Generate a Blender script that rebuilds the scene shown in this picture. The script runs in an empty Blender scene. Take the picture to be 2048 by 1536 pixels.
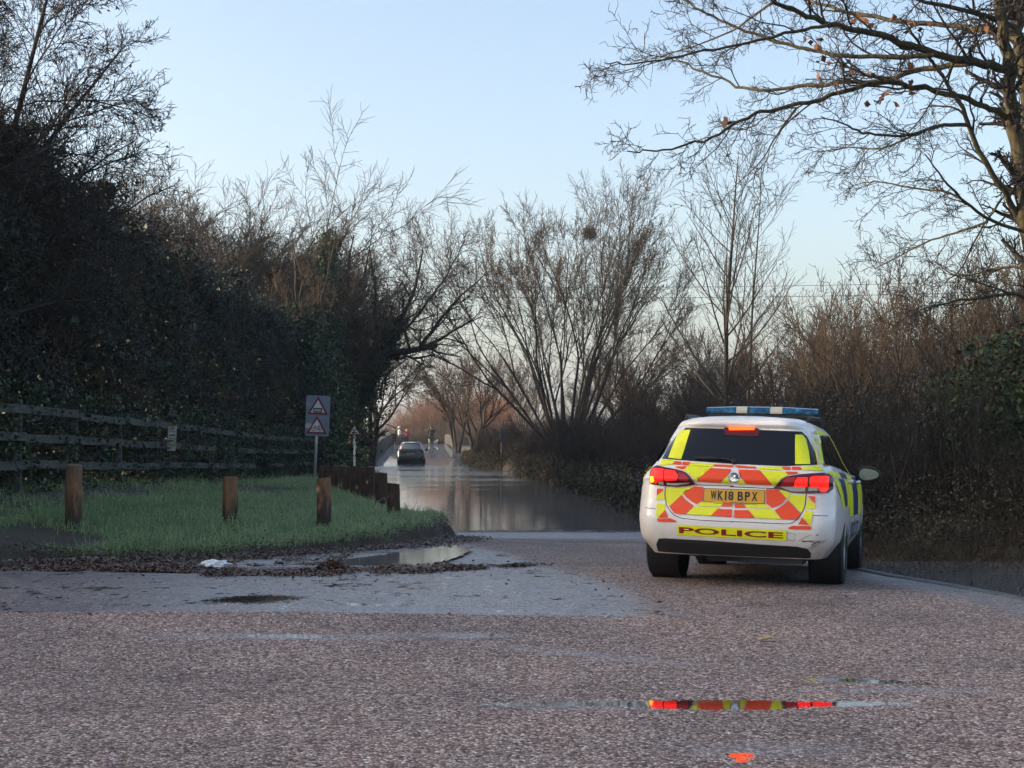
import bpy, bmesh, math, random
import numpy as np
from mathutils import Vector, Matrix

scene = bpy.context.scene
COL = scene.collection
rad = math.radians

# ---------------------------------------------------------------- camera, sky, sun, exposure
CAM_Z = 1.27
F_PX = 3000.0
PITCH = math.atan(107.0 / F_PX)
cam = bpy.data.cameras.new("camera")
cam.sensor_width = 36.0
cam.lens = 36.0 * F_PX / 2048.0
cam.clip_start = 0.1
cam.clip_end = 12000.0
cam_ob = bpy.data.objects.new("camera", cam)
cam_ob.location = (0, 0, CAM_Z)
cam_ob.rotation_euler = (rad(90) + PITCH, 0, 0)
COL.objects.link(cam_ob)
scene.camera = cam_ob

SUN_EL = 11.0
SUN_AZ = -93.0            # degrees clockwise from +Y (view direction): low sun on the left, a little behind
world = bpy.data.worlds.new("World")
scene.world = world
world.use_nodes = True
wn = world.node_tree
sky = wn.nodes.new("ShaderNodeTexSky")
sky.sky_type = 'NISHITA'
sky.sun_disc = False
sky.sun_elevation = rad(SUN_EL)
sky.sun_rotation = rad(SUN_AZ)
sky.altitude = 50
sky.air_density = 0.8
sky.dust_density = 4.4
sky.ozone_density = 1.0
wb = wn.nodes.new("ShaderNodeMix"); wb.data_type = 'RGBA'; wb.blend_type = 'MULTIPLY'; wb.inputs[0].default_value = 1.0
wb.inputs[7].default_value = (0.985, 0.985, 0.98, 1)
wn.links.new(sky.outputs[0], wb.inputs[6]); wn.links.new(wb.outputs[2], wn.nodes["Background"].inputs[0])
wn.nodes["Background"].inputs[1].default_value = 0.15

sun = bpy.data.lights.new("sun", 'SUN')
sun.energy = 2.5
sun.angle = rad(0.5)
sun.color = (1.0, 0.84, 0.66)
sun_ob = bpy.data.objects.new("sun", sun)
sd = Vector((math.sin(rad(SUN_AZ)) * math.cos(rad(SUN_EL)), math.cos(rad(SUN_AZ)) * math.cos(rad(SUN_EL)), math.sin(rad(SUN_EL))))
sun_ob.rotation_euler = sd.to_track_quat('Z', 'Y').to_euler()
sun_ob.location = sd * 60
COL.objects.link(sun_ob)

scene.view_settings.view_transform = 'Standard'
scene.view_settings.look = 'None'
scene.view_settings.exposure = 1.68
scene.view_settings.gamma = 1.0
scene.cycles.max_bounces = 6
scene.cycles.diffuse_bounces = 3
scene.cycles.glossy_bounces = 3
scene.cycles.transmission_bounces = 2
scene.cycles.transparent_max_bounces = 4
scene.cycles.caustics_reflective = False
scene.cycles.caustics_refractive = False

# ---------------------------------------------------------------- helpers
def at(u, v, y):
    """a point seen at photo pixel (u, v), y metres ahead"""
    a = (u - 1024.0) / F_PX; b = (768.0 - v) / F_PX
    cp, sp = math.cos(PITCH), math.sin(PITCH)
    dy = cp - b * sp; dz = sp + b * cp
    return np.array([a / dy * y, y, CAM_Z + dz / dy * y])

def smooth(t):
    t = np.clip(t, 0, 1); return t * t * (3 - 2 * t)

def tag(o, label=None, cat=None, group=None, kind=None):
    if label: o["label"] = label
    if cat: o["category"] = cat
    if group: o["group"] = group
    if kind: o["kind"] = kind
    return o

def empty(name, loc=(0, 0, 0), rot=(0, 0, 0)):
    o = bpy.data.objects.new(name, None); o.empty_display_size = 0.2
    o.location = loc; o.rotation_euler = rot; COL.objects.link(o); return o

def link(name, me, parent=None):
    o = bpy.data.objects.new(name, me); COL.objects.link(o)
    if parent is not None: o.parent = parent
    return o

def mesh_np(name, V, F, mats, parent=None, idx=None, smooth_sh=False):
    """V (n,3), F (m,k) array -> one linked object"""
    V = np.asarray(V, dtype=np.float32).reshape(-1, 3); F = np.asarray(F, dtype=np.int32)
    me = bpy.data.meshes.new(name)
    me.vertices.add(len(V)); me.vertices.foreach_set("co", V.ravel())
    k = F.shape[1]; m = len(F)
    me.loops.add(m * k); me.loops.foreach_set("vertex_index", F.ravel())
    me.polygons.add(m)
    me.polygons.foreach_set("loop_start", np.arange(m, dtype=np.int32) * k)
    me.polygons.foreach_set("loop_total", np.full(m, k, dtype=np.int32))
    if idx is not None: me.polygons.foreach_set("material_index", np.asarray(idx, dtype=np.int32))
    if smooth_sh: me.polygons.foreach_set("use_smooth", np.ones(m, dtype=bool))
    me.update(calc_edges=True)
    for mt in (mats if isinstance(mats, (list, tuple)) else [mats]): me.materials.append(mt)
    return link(name, me, parent)

class MB:
    """collects polygons, then builds ONE mesh object"""
    def __init__(s): s.V = []; s.F = []; s.I = []
    def poly(s, pts, mi=0):
        n = len(s.V); s.V += [tuple(map(float, p)) for p in pts]; s.F.append(list(range(n, n + len(pts)))); s.I.append(mi)
    def raw(s, V, F, mi=0):
        n = len(s.V); s.V += [tuple(map(float, p)) for p in V]
        for f in F: s.F.append([int(i) + n for i in f]); s.I.append(mi)
    def box(s, c, size, rz=0.0, mi=0, M=None):
        hx, hy, hz = size[0] / 2, size[1] / 2, size[2] / 2
        P = [Vector((x, y, z)) for z in (-hz, hz) for x, y in ((-hx, -hy), (hx, -hy), (hx, hy), (-hx, hy))]
        R = Matrix.Rotation(rz, 3, 'Z') if M is None else M
        P = [R @ p + Vector(c) for p in P]
        s.raw(P, [(3, 2, 1, 0), (4, 5, 6, 7), (0, 1, 5, 4), (1, 2, 6, 5), (2, 3, 7, 6), (3, 0, 4, 7)], mi)
    def tube(s, pts, r, k=8, mi=0, caps=True):
        pts = np.asarray(pts, float); r = np.broadcast_to(np.asarray(r, float), (len(pts),))
        V, Fq = tubes(pts[None], r[None], k)
        s.raw(V, Fq, mi)
        if caps:
            n = len(s.V) - len(V)
            s.F.append(list(range(n + k - 1, n - 1, -1))); s.I.append(mi)
            e = n + (len(pts) - 1) * k; s.F.append(list(range(e, e + k))); s.I.append(mi)
    def lathe(s, prof, seg, axis='X', c=(0, 0, 0), mi=0):
        """prof: (axial, radius) pairs"""
        V = []; n = len(prof)
        for i in range(seg):
            a = 2 * math.pi * i / seg
            for ax, r in prof:
                p = {'X': (ax, r * math.cos(a), r * math.sin(a)), 'Z': (r * math.cos(a), r * math.sin(a), ax), 'Y': (r * math.cos(a), ax, r * math.sin(a))}[axis]
                V.append((p[0] + c[0], p[1] + c[1], p[2] + c[2]))
        Fs = [(i * n + j, ((i + 1) % seg) * n + j, ((i + 1) % seg) * n + j + 1, i * n + j + 1) for i in range(seg) for j in range(n - 1)]
        s.raw(V, Fs, mi)
    def build(s, name, mats, parent=None, sm=False, recalc=True):
        me = bpy.data.meshes.new(name); me.from_pydata(s.V, [], s.F)
        for mt in (mats if isinstance(mats, (list, tuple)) else [mats]): me.materials.append(mt)
        me.polygons.foreach_set("material_index", s.I)
        if sm: me.polygons.foreach_set("use_smooth", [True] * len(s.F))
        if recalc:
            bm = bmesh.new(); bm.from_mesh(me); bmesh.ops.recalc_face_normals(bm, faces=bm.faces); bm.to_mesh(me); bm.free()
        me.update(); return link(name, me, parent)

def nrm(a):
    return a / np.maximum(np.linalg.norm(a, axis=-1, keepdims=True), 1e-9)

def tubes(P, R, k):
    """P (N,S,3) centre lines, R (N,S) radii -> vertices, quads"""
    N, S = P.shape[:2]
    T = np.empty_like(P); T[:, 1:-1] = P[:, 2:] - P[:, :-2]; T[:, 0] = P[:, 1] - P[:, 0]; T[:, -1] = P[:, -1] - P[:, -2]
    T = nrm(T)
    ref = np.where(np.abs(T[:, :1, 2:3]) > 0.9, np.array([1.0, 0, 0]), np.array([0, 0, 1.0]))
    A = nrm(np.cross(T, np.broadcast_to(ref, T.shape))); B = np.cross(T, A)
    an = np.arange(k) * 2 * math.pi / k
    V = P[:, :, None] + R[:, :, None, None] * (np.cos(an)[:, None] * A[:, :, None] + np.sin(an)[:, None] * B[:, :, None])
    i = (np.arange(N) * S * k)[:, None, None] + (np.arange(S - 1) * k)[None, :, None]
    j = np.arange(k)[None, None, :]; j2 = (j + 1) % k
    Fq = np.stack([i + j, i + j2, i + j2 + k, i + j + k], -1).reshape(-1, 4)
    return V.reshape(-1, 3), Fq

def quads(C, A, B):
    """leaf-like rhombi: centre, half-length and half-width vectors"""
    V = np.stack([C - A, C + B, C + A, C - B], 1).reshape(-1, 3)
    return V, np.arange(len(C) * 4).reshape(-1, 4)

def rand_dirs(rng, n):
    return nrm(rng.normal(size=(n, 3)))

def leaves(rng, C, lo, hi, aspect=0.6):
    n = len(C); a = rand_dirs(rng, n); b = nrm(np.cross(a, rand_dirs(rng, n)))
    s = rng.uniform(lo, hi, n)[:, None] / 2
    return quads(C, a * s, b * s * aspect)

# ---------------------------------------------------------------- materials
def new_mat(name):
    m = bpy.data.materials.new(name); m.use_nodes = True
    return m, m.node_tree, m.node_tree.nodes["Principled BSDF"]

def G(nt, t, **kw):
    n = nt.nodes.new(t)
    for a, b in kw.items(): setattr(n, a, b)
    return n

def mth(nt, op, a, b=None, c=None, clamp=False):
    n = nt.nodes.new("ShaderNodeMath"); n.operation = op; n.use_clamp = clamp
    for i, x in enumerate((a, b, c)):
        if x is None: continue
        if isinstance(x, (int, float)): n.inputs[i].default_value = x
        else: nt.links.new(x, n.inputs[i])
    return n.outputs[0]

def ramp(nt, fac, stops):
    r = nt.nodes.new("ShaderNodeValToRGB"); e = r.color_ramp.elements
    while len(e) < len(stops): e.new(0.5)
    for el, (p, c) in zip(e, stops): el.position = p; el.color = (c[0], c[1], c[2], 1)
    nt.links.new(fac, r.inputs[0]); return r.outputs[0]

def noise(nt, vec, scale, detail=3.0, rough=0.55, dim='3D'):
    n = nt.nodes.new("ShaderNodeTexNoise"); n.noise_dimensions = dim
    n.inputs["Scale"].default_value = scale; n.inputs["Detail"].default_value = detail; n.inputs["Roughness"].default_value = rough
    if vec is not None: nt.links.new(vec, n.inputs["Vector"])
    return n.outputs["Fac"]

def objco(nt):
    return nt.nodes.new("ShaderNodeTexCoord").outputs["Object"]

def plain(name, col, rough=0.6, metal=0.0, spec=0.5, emit=None, es=0.0, coat=0.0):
    m, nt, b = new_mat(name)
    b.inputs["Base Color"].default_value = (*col, 1); b.inputs["Roughness"].default_value = rough; b.inputs["Metallic"].default_value = metal
    b.inputs["Specular IOR Level"].default_value = spec; b.inputs["Coat Weight"].default_value = coat; b.inputs["Coat Roughness"].default_value = 0.05
    # slight procedural unevenness so that nothing is perfectly flat
    f = noise(nt, objco(nt), 14.0, 4.0)
    rr = nt.nodes.new("ShaderNodeMapRange"); rr.inputs[3].default_value = rough * 0.8; rr.inputs[4].default_value = min(1.0, rough * 1.25)
    nt.links.new(f, rr.inputs[0]); nt.links.new(rr.outputs[0], b.inputs["Roughness"])
    if emit: b.inputs["Emission Color"].default_value = (*emit, 1); b.inputs["Emission Strength"].default_value = es
    return m

def noisy(name, stops, scale, rough=0.8, stretch=(1, 1, 1), bump=0.0, bscale=None, spec=0.3):
    m, nt, b = new_mat(name)
    mp = nt.nodes.new("ShaderNodeMapping"); mp.inputs["Scale"].default_value = stretch
    nt.links.new(objco(nt), mp.inputs[0])
    f = noise(nt, mp.outputs[0], scale, 5.0, 0.6)
    nt.links.new(ramp(nt, f, stops), b.inputs["Base Color"])
    b.inputs["Roughness"].default_value = rough; b.inputs["Specular IOR Level"].default_value = spec
    if bump:
        bp = nt.nodes.new("ShaderNodeBump"); bp.inputs["Strength"].default_value = bump; bp.inputs["Distance"].default_value = 0.02
        nt.links.new(noise(nt, mp.outputs[0], bscale or scale * 2, 5.0), bp.inputs["Height"]); nt.links.new(bp.outputs[0], b.inputs["Normal"])
    return m

def leafy(name, stops, rough=0.55, spec=0.35, trans=0.0):
    """every leaf or blade its own colour"""
    m, nt, b = new_mat(name)
    g = nt.nodes.new("ShaderNodeNewGeometry")
    big = noise(nt, objco(nt), 0.9, 3.0)
    f = mth(nt, 'ADD', mth(nt, 'MULTIPLY', g.outputs["Random Per Island"], 0.6), mth(nt, 'MULTIPLY', big, 0.4))
    nt.links.new(ramp(nt, f, stops), b.inputs["Base Color"])
    b.inputs["Roughness"].default_value = rough; b.inputs["Specular IOR Level"].default_value = spec
    return m

M = {}
M['bark'] = noisy('bark', [(.25, (.022, .019, .016)), (.6, (.052, .044, .035)), (.8, (.085, .075, .058))], 5.0, .9, (3, 3, .6), .6, 9)
M['bark_mossy'] = noisy('mossy_bark', [(.2, (.018, .015, .012)), (.45, (.045, .037, .024)), (.6, (.085, .072, .032)), (.8, (.035, .03, .022))], 7.0, .9, (3, 3, .7), .8, 12)
M['twig'] = noisy('twig', [(.3, (.034, .024, .016)), (.7, (.082, .056, .036))], 2.0, .85)
M['twig_brown'] = noisy('brown_twig', [(.3, (.042, .030, .021)), (.7, (.098, .071, .048))], 1.5, .85)
M['twig_red'] = noisy('russet_twig', [(.3, (.13, .065, .042)), (.7, (.26, .13, .078))], .6, .85)
M['twig_dark'] = noisy('dark_twig', [(.3, (.016, .013, .012)), (.7, (.042, .034, .029))], 2.0, .85)
M['ivy'] = leafy('ivy_leaf', [(.15, (.010, .022, .012)), (.5, (.022, .042, .020)), (.75, (.045, .065, .028)), (.95, (.09, .085, .03))])
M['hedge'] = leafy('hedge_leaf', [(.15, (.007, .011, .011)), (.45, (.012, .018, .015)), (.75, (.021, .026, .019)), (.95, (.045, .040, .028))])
M['evergreen'] = leafy('evergreen_leaf', [(.2, (.015, .028, .010)), (.6, (.040, .065, .018)), (.95, (.10, .12, .035))])
M['deadleaf'] = leafy('dead_leaf', [(.1, (.028, .018, .013)), (.45, (.085, .050, .033)), (.75, (.16, .092, .055)), (.97, (.32, .22, .14))], .35, .5)
M['redleaf'] = leafy('russet_leaf', [(.2, (.075, .032, .018)), (.8, (.18, .075, .035))])
M['grassblade'] = leafy('grass_blade', [(.12, (.13, .195, .085)), (.45, (.26, .37, .165)), (.72, (.38, .47, .225)), (.92, (.62, .56, .35))], .5, .4)
M['bramble'] = leafy('bramble_leaf', [(.1, (.012, .011, .008)), (.45, (.030, .025, .015)), (.7, (.05, .042, .019)), (.95, (.14, .10, .048))])
M['post'] = noisy('weathered_post', [(.2, (.030, .017, .010)), (.45, (.12, .052, .022)), (.65, (.19, .085, .034)), (.85, (.11, .06, .035))], 4.0, .8, (2.2, 2.2, .9), .5, 20)
M['post_dark'] = noisy('dark_post', [(.2, (.020, .014, .011)), (.55, (.075, .045, .030)), (.85, (.14, .085, .05))], 5.0, .8, (4, 4, .8), .5, 20)
M['rail'] = noisy('grey_rail', [(.25, (.030, .033, .028)), (.55, (.080, .080, .066)), (.8, (.14, .137, .115))], 6.0, .85, (4, .8, 4), .4, 20)
M['concrete'] = noisy('kerb_concrete', [(.3, (.16, .15, .14)), (.7, (.34, .33, .31))], 9.0, .75, (1, 1, 1), .3, 40)
M['brick'] = noisy('dark_brick', [(.3, (.045, .03, .028)), (.7, (.10, .07, .06))], 6.0, .9, (1, 1, 3), .4, 12)
M['stone'] = noisy('pale_stone', [(.3, (.035, .032, .027)), (.7, (.075, .066, .055))], 4.0, .85, (1, 1, 1), .3, 12)
M['black'] = plain('black_plastic', (.012, .012, .013), .5)
M['rubber'] = plain('tyre_rubber', (.014, .014, .015), .75)
M['alloy'] = plain('alloy', (.45, .46, .48), .35, .9)
M['chrome'] = plain('chrome', (.8, .8, .82), .12, 1.0)
M['glass'] = plain('tinted_glass', (.006, .006, .008), .06, 0, .5, coat=.0)
M['yellow'] = plain('fluorescent_yellow', (.78, .80, .015), .4)
M['red'] = plain('fluorescent_red', (.86, .07, .010), .4)
M['blue'] = plain('police_blue', (.02, .03, .14), .35)
M['policered'] = plain('dark_red_film', (.26, .012, .012), .4)
M['amber_plate'] = plain('amber_plate', (.68, .36, .018), .35)
M['lens_dark'] = plain('smoked_lens', (.10, .008, .010), .08)
M['lens_dim'] = plain('red_lens', (.42, .018, .02), .08)
M['lens_lit'] = plain('lit_red_lens', (.6, .01, .005), .15, emit=(1.0, .012, .006), es=.50)
M['lens_orange'] = plain('lit_brake_strip', (.7, .05, .01), .15, emit=(1.0, .10, .012), es=.95)
M['lens_hot'] = plain('lit_bulb', (.8, .2, .01), .15, emit=(1.0, .30, .01), es=1.0)
M['lens_white'] = plain('clear_lens', (.34, .31, .29), .1)
M['lens_blue'] = noisy('blue_beacon', [(.30, (.004, .020, .045)), (.50, (.006, .075, .16)), (.64, (.012, .15, .28)), (.78, (.08, .42, .58))], 16.0, .12, (1, 1, 1.5), spec=.6)
M['cream'] = plain('cream_lens', (.52, .48, .38), .2)
M['mirror'] = plain('mirror_glass', (.14, .18, .20), .08, 1.0)
M['sign_grey'] = plain('sign_back_grey', (.19, .23, .28), .45)
M['galv'] = plain('galvanised_steel', (.40, .42, .43), .45, .3)
M['sign_white'] = plain('sign_white', (.62, .62, .62), .4)
M['sign_red'] = plain('sign_red', (.19, .016, .030), .4)
M['sign_black'] = plain('sign_black', (.015, .016, .018), .4)
M['dark_paint'] = plain('dark_car_paint', (.018, .022, .030), .25, 0, .5, coat=.6)
M['roof_sheen'] = plain('grey_roof_paint', (.55, .58, .62), .3)
M['skin'] = plain('skin', (.42, .25, .18), .6)
M['cloth_black'] = plain('black_cloth', (.016, .017, .020), .9)
M['cloth_white'] = plain('pale_cloth', (.45, .45, .45), .9)
M['cloth_grey'] = plain('grey_cloth', (.16, .16, .18), .9)
M['cloth_red'] = plain('dark_red_cloth', (.17, .035, .035), .9)
M['fur_pale'] = plain('pale_fur', (.78, .68, .48), .9)
M['fur_white'] = plain('white_fur', (.80, .76, .72), .9)
M['hair'] = plain('dark_hair', (.02, .015, .012), .7)
M['hair_fair'] = plain('fair_hair', (.50, .36, .22), .7)
M['litter'] = plain('white_litter', (.75, .76, .78), .5)
M['yellowleaf'] = plain('yellow_leaf', (.52, .36, .15), .6)
M['wire'] = plain('cable', (.03, .03, .035), .6)

m, nt, b = new_mat('white_car_paint')
sx = G(nt, "ShaderNodeSeparateXYZ"); co = objco(nt); nt.links.new(co, sx.inputs[0])
low = mth(nt, 'SUBTRACT', 1.0, mth(nt, 'DIVIDE', sx.outputs[2], 0.55), clamp=True)
dirt = mth(nt, 'MULTIPLY', mth(nt, 'ADD', mth(nt, 'MULTIPLY', low, 1.6), 0.10), mth(nt, 'POWER', noise(nt, co, 6.0, 6.0, .65), 1.3), clamp=True)
nt.links.new(ramp(nt, dirt, [(0, (.84, .80, .78)), (.35, (.64, .58, .52)), (.8, (.20, .16, .12))]), b.inputs["Base Color"])
b.inputs["Roughness"].default_value = .28; b.inputs["Coat Weight"].default_value = .4; b.inputs["Coat Roughness"].default_value = .06
M['white_paint'] = m

# damp, darker lower halves of the rust brown posts
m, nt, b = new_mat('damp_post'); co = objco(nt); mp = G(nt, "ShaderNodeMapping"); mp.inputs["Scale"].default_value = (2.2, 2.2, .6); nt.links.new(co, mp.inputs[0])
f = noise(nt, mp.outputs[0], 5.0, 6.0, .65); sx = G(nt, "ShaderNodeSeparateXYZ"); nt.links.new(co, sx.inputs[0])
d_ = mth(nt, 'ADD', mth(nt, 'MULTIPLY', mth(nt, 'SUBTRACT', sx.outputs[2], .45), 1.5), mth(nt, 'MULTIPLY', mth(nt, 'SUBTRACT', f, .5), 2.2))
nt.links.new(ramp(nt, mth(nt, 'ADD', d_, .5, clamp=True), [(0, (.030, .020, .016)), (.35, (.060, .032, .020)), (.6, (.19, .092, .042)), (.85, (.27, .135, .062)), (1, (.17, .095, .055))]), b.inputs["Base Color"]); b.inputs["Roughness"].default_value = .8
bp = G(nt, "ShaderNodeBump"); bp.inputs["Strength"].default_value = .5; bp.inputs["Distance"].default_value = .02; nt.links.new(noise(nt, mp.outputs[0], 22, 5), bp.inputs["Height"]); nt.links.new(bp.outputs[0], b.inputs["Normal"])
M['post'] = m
# light passes through grass blades
m = M['grassblade']; nt = m.node_tree; b = nt.nodes["Principled BSDF"]; tr = G(nt, "ShaderNodeBsdfTranslucent"); nt.links.new(b.inputs["Base Color"].links[0].from_socket, tr.inputs[0])
ms = G(nt, "ShaderNodeMixShader"); ms.inputs[0].default_value = .45; nt.links.new(b.outputs[0], ms.inputs[1]); nt.links.new(tr.outputs[0], ms.inputs[2]); nt.links.new(ms.outputs[0], nt.nodes["Material Output"].inputs[0])
M['sign_rear'] = plain('sign_rear_grey', (.12, .135, .14), .5, .2)
M['kerb_wet'] = noisy('wet_edging', [(.3, (.05, .048, .046)), (.7, (.13, .125, .12))], 9.0, .5, (1, 1, 1), .3, 40)
# ---------------------------------------------------------------- terrain
XL = np.array([(-40, 9.0), (-30, 14.40), (-8, 14.62), (-5, 14.8), (-4, 15.2), (-2.6, 16.4), (-1.45, 18.4), (-.85, 20.8), (-.75, 22.5), (-1.0, 25.5), (-1.6, 28.5), (-2.9, 39), (-4.2, 50), (-7.2, 80), (-8.6, 95), (-12.3, 155), (-16, 210), (-20, 260)])
XR = np.array([(16, -30), (11.0, -4), (6.6, 4), (4.62, 10), (4.16, 12.2), (3.66, 14.7), (3.3, 20), (2.9, 30), (2.45, 42), (1.5, 58), (-.6, 75), (-2.7, 92), (-6.9, 155), (-10.6, 210), (-14.6, 260)])
WATER_Z = -0.47
PUD_Z = -0.015
def xl(y): return np.where(np.asarray(y) < 14.4, -40.0, np.interp(y, XL[:, 1], XL[:, 0]))
def xr(y): return np.interp(y, XR[:, 1], XR[:, 0])
RZ_Y = [-40, 8.6, 9.5, 12.3, 13.2, 28, 38, 46, 76, 91, 104, 150, 160, 172, 200, 260]
RZ_Z = [-.068, -.068, -.058, -.005, -.006, -.47, -.72, -.80, -.80, -.47, -.20, .55, .58, .45, -.1, -.2]
_yy = np.linspace(-40, 260, 3001); _zz = np.interp(_yy, RZ_Y, RZ_Z)
_zz = np.convolve(np.pad(_zz, 12, mode='edge'), np.ones(25) / 25, mode='valid')
def wob(x, y):
    return .5 * np.sin(1.7 * x + .9 * y + .3) * np.sin(.8 * x - 1.3 * y) + .3 * np.sin(3.1 * x + 2.2 * y) * np.sin(2.3 * y - 1.1 * x + 1)
PUD = [(-2.45, 14.9), (-1.7, 15.95), (-1.1, 17.1), (-.75, 17.9), (-.45, 17.7), (-.55, 16.3), (-.85, 14.9), (-1.3, 14.25), (-2.2, 13.95)]
def pud_w(x, y):
    return np.exp(-(((x + 1.4 - .42 * (y - 15.9)) / .95) ** 2 + ((y - 15.9) / 2.0) ** 2) ** 2)
def road_z(x, y):
    z = np.interp(y, _yy, _zz)
    w = smooth((y - 8) / 4.0) * (1 - smooth((y - 20) / 6.0))
    z = z - .022 * (np.clip(x, -1.5, 4.2) - 1.87) * w + .006 * wob(x, y)
    k = pud_w(x, y)
    return z * (1 - k) + (PUD_Z - .02) * k
def verge_z(x, y):
    t = np.clip((-x - 3.6) / 3.2, 0, 1)
    return .05 + .46 * t ** 2 * (1 - smooth((y - 19) / 28.0)) + .02 * wob(x * 1.3, y * 1.3)
def left_d(x, y):
    """how far (x, y) lies outside the road on the left, 0 on the road"""
    d = np.full(np.shape(x), 1e9)
    P = XL[:, :]
    for (x0, y0), (x1, y1) in zip(P[:-1], P[1:]):
        dx, dy = x1 - x0, y1 - y0; t = np.clip(((x - x0) * dx + (y - y0) * dy) / (dx * dx + dy * dy), 0, 1)
        d = np.minimum(d, np.hypot(x - x0 - t * dx, y - y0 - t * dy))
    inside = (x > xl(y)) | (y < 14.4)
    return np.where(inside, -d, d)
def ground_z(x, y):
    x = np.asarray(x, float); y = np.asarray(y, float)
    rz = road_z(x, y)
    dl = left_d(x, y); dr = x - xr(y)
    zl = rz + (np.where(y < 90, verge_z(x, y), .5 + 0 * x) - rz) * smooth(dl / np.where(y < 24, .28, 1.3))
    near = 1 - smooth((y - 16) / 6.0)
    bank = .25 + .5 * smooth((dr - 2.5) / 4) + .05 * wob(x, y)
    ditch = -.46 * near
    zr = np.where(dr < .16, rz - .02, 0)
    tt = smooth((dr - .16) / .35); up = smooth((dr - .5 - 1.5 * near) / (1.0 + .9 * near))
    zr = (rz - .02) * (1 - tt) + tt * ((rz + ditch * 1.0) * (1 - up) + up * np.where(y > 100, .5, bank))
    z = np.where(dl > 0, zl, np.where(dr > 0, zr, rz - .05))
    return np.where((dl <= .16) & (dr <= 0), rz - .05, z)

def grid_mesh(name, xs, ys, zf, mat):
    X, Y = np.meshgrid(xs, ys); Z = zf(X, Y)
    V = np.stack([X, Y, Z], -1).reshape(-1, 3); nx = len(xs)
    i = (np.arange(len(ys) - 1) * nx)[:, None] + np.arange(nx - 1)[None]
    Fq = np.stack([i, i + 1, i + nx + 1, i + nx], -1).reshape(-1, 4)
    return mesh_np(name, V, Fq, mat, smooth_sh=True)

# ground: soil, moss and flattened grass
m, nt, b = new_mat('ground_soil'); co = objco(nt)
c1 = ramp(nt, noise(nt, co, 1.4, 6, .65), [(.30, (.040, .028, .020)), (.50, (.065, .046, .032)), (.62, (.055, .060, .026)), (.78, (.085, .062, .042))])
nt.links.new(c1, b.inputs["Base Color"]); b.inputs["Roughness"].default_value = .9
bp = G(nt, "ShaderNodeBump"); bp.inputs["Distance"].default_value = .05; nt.links.new(noise(nt, co, 22, 5), bp.inputs["Height"]); nt.links.new(bp.outputs[0], b.inputs["Normal"])
M['ground'] = m
xs = np.concatenate([[-2600, -900, -300, -120, -70, -45, -32, -24, -18, -14], np.arange(-11, 8.01, .16), [9, 10.5, 13, 17, 24, 34, 50, 90, 200, 700, 2600]])
ys = np.concatenate([[-60, -30, -10, 0, 6, 10], np.arange(12.6, 34, .16), np.arange(34, 100, .8), np.arange(100, 260, 3), [270, 300, 360, 500, 900, 1800, 4000]])
tag(grid_mesh('ground', xs, ys, lambda X, Y: np.where(Y > 230, -.5, ground_z(X, Y)), M['ground']), kind='structure')

# hill on the horizon
m, nt, b = new_mat('hill_fields'); co = objco(nt)
nt.links.new(ramp(nt, noise(nt, co, .012, 3), [(.35, (.11, .12, .07)), (.5, (.20, .17, .11)), (.65, (.10, .085, .06))]), b.inputs["Base Color"]); b.inputs["Roughness"].default_value = 1
M['hill'] = m
def hill_z(X, Y):
    r = smooth((Y - 1100) / 1000.0)
    return -2 + r * (54 + 10 * np.sin(X / 330.0 + .6) + 5 * np.sin(X / 97.0) + 3 * np.sin(X / 31.0 + Y / 90))
tag(grid_mesh('hills', np.linspace(-2600, 2600, 140), np.linspace(1000, 3000, 30), hill_z, M['hill']), kind='structure')

# road: red-brown chippings, wet film and standing water in the hollows
m, nt, b = new_mat('chipped_asphalt'); co = objco(nt)
S = G(nt, "ShaderNodeSeparateXYZ"); nt.links.new(co, S.inputs[0]); PX, PY = S.outputs[0], S.outputs[1]
flat = G(nt, "ShaderNodeCombineXYZ"); nt.links.new(PX, flat.inputs[0]); nt.links.new(PY, flat.inputs[1]); fv = flat.outputs[0]
def voro(scale, feat='F1'):
    v = G(nt, "ShaderNodeTexVoronoi", feature=feat); v.inputs["Scale"].default_value = scale; nt.links.new(fv, v.inputs["Vector"]); return v
v1 = voro(56.0); v2 = voro(56.0, 'DISTANCE_TO_EDGE'); v3 = voro(150.0)
wn_ = G(nt, "ShaderNodeTexWhiteNoise"); nt.links.new(v1.outputs["Position"], wn_.inputs["Vector"])
stone = ramp(nt, wn_.outputs["Value"], [(0, (.070, .048, .040)), (.22, (.25, .17, .145)), (.6, (.50, .36, .31)), (.88, (.66, .52, .46)), (1, (.85, .77, .70))])
gap = mth(nt, 'ADD', mth(nt, 'MULTIPLY', v2.outputs["Distance"], 5.0), .10, clamp=True)
mx = G(nt, "ShaderNodeMix", data_type='RGBA'); nt.links.new(gap, mx.inputs[0]); mx.inputs[6].default_value = (.045, .034, .031, 1); nt.links.new(stone, mx.inputs[7])
big = noise(nt, fv, .55, 5, .6); mid = noise(nt, fv, 3.2, 5, .65); fine = noise(nt, fv, 16, 4, .6)
def sstep(x, e0, e1):
    r = G(nt, "ShaderNodeMapRange", interpolation_type='SMOOTHSTEP'); r.inputs[1].default_value = e0; r.inputs[2].default_value = e1; nt.links.new(x, r.inputs[0]); return r.outputs[0]
def mx3(*a):
    o = a[0]
    for q in a[1:]: o = mth(nt, 'MAXIMUM', o, q)
    return o
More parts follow.
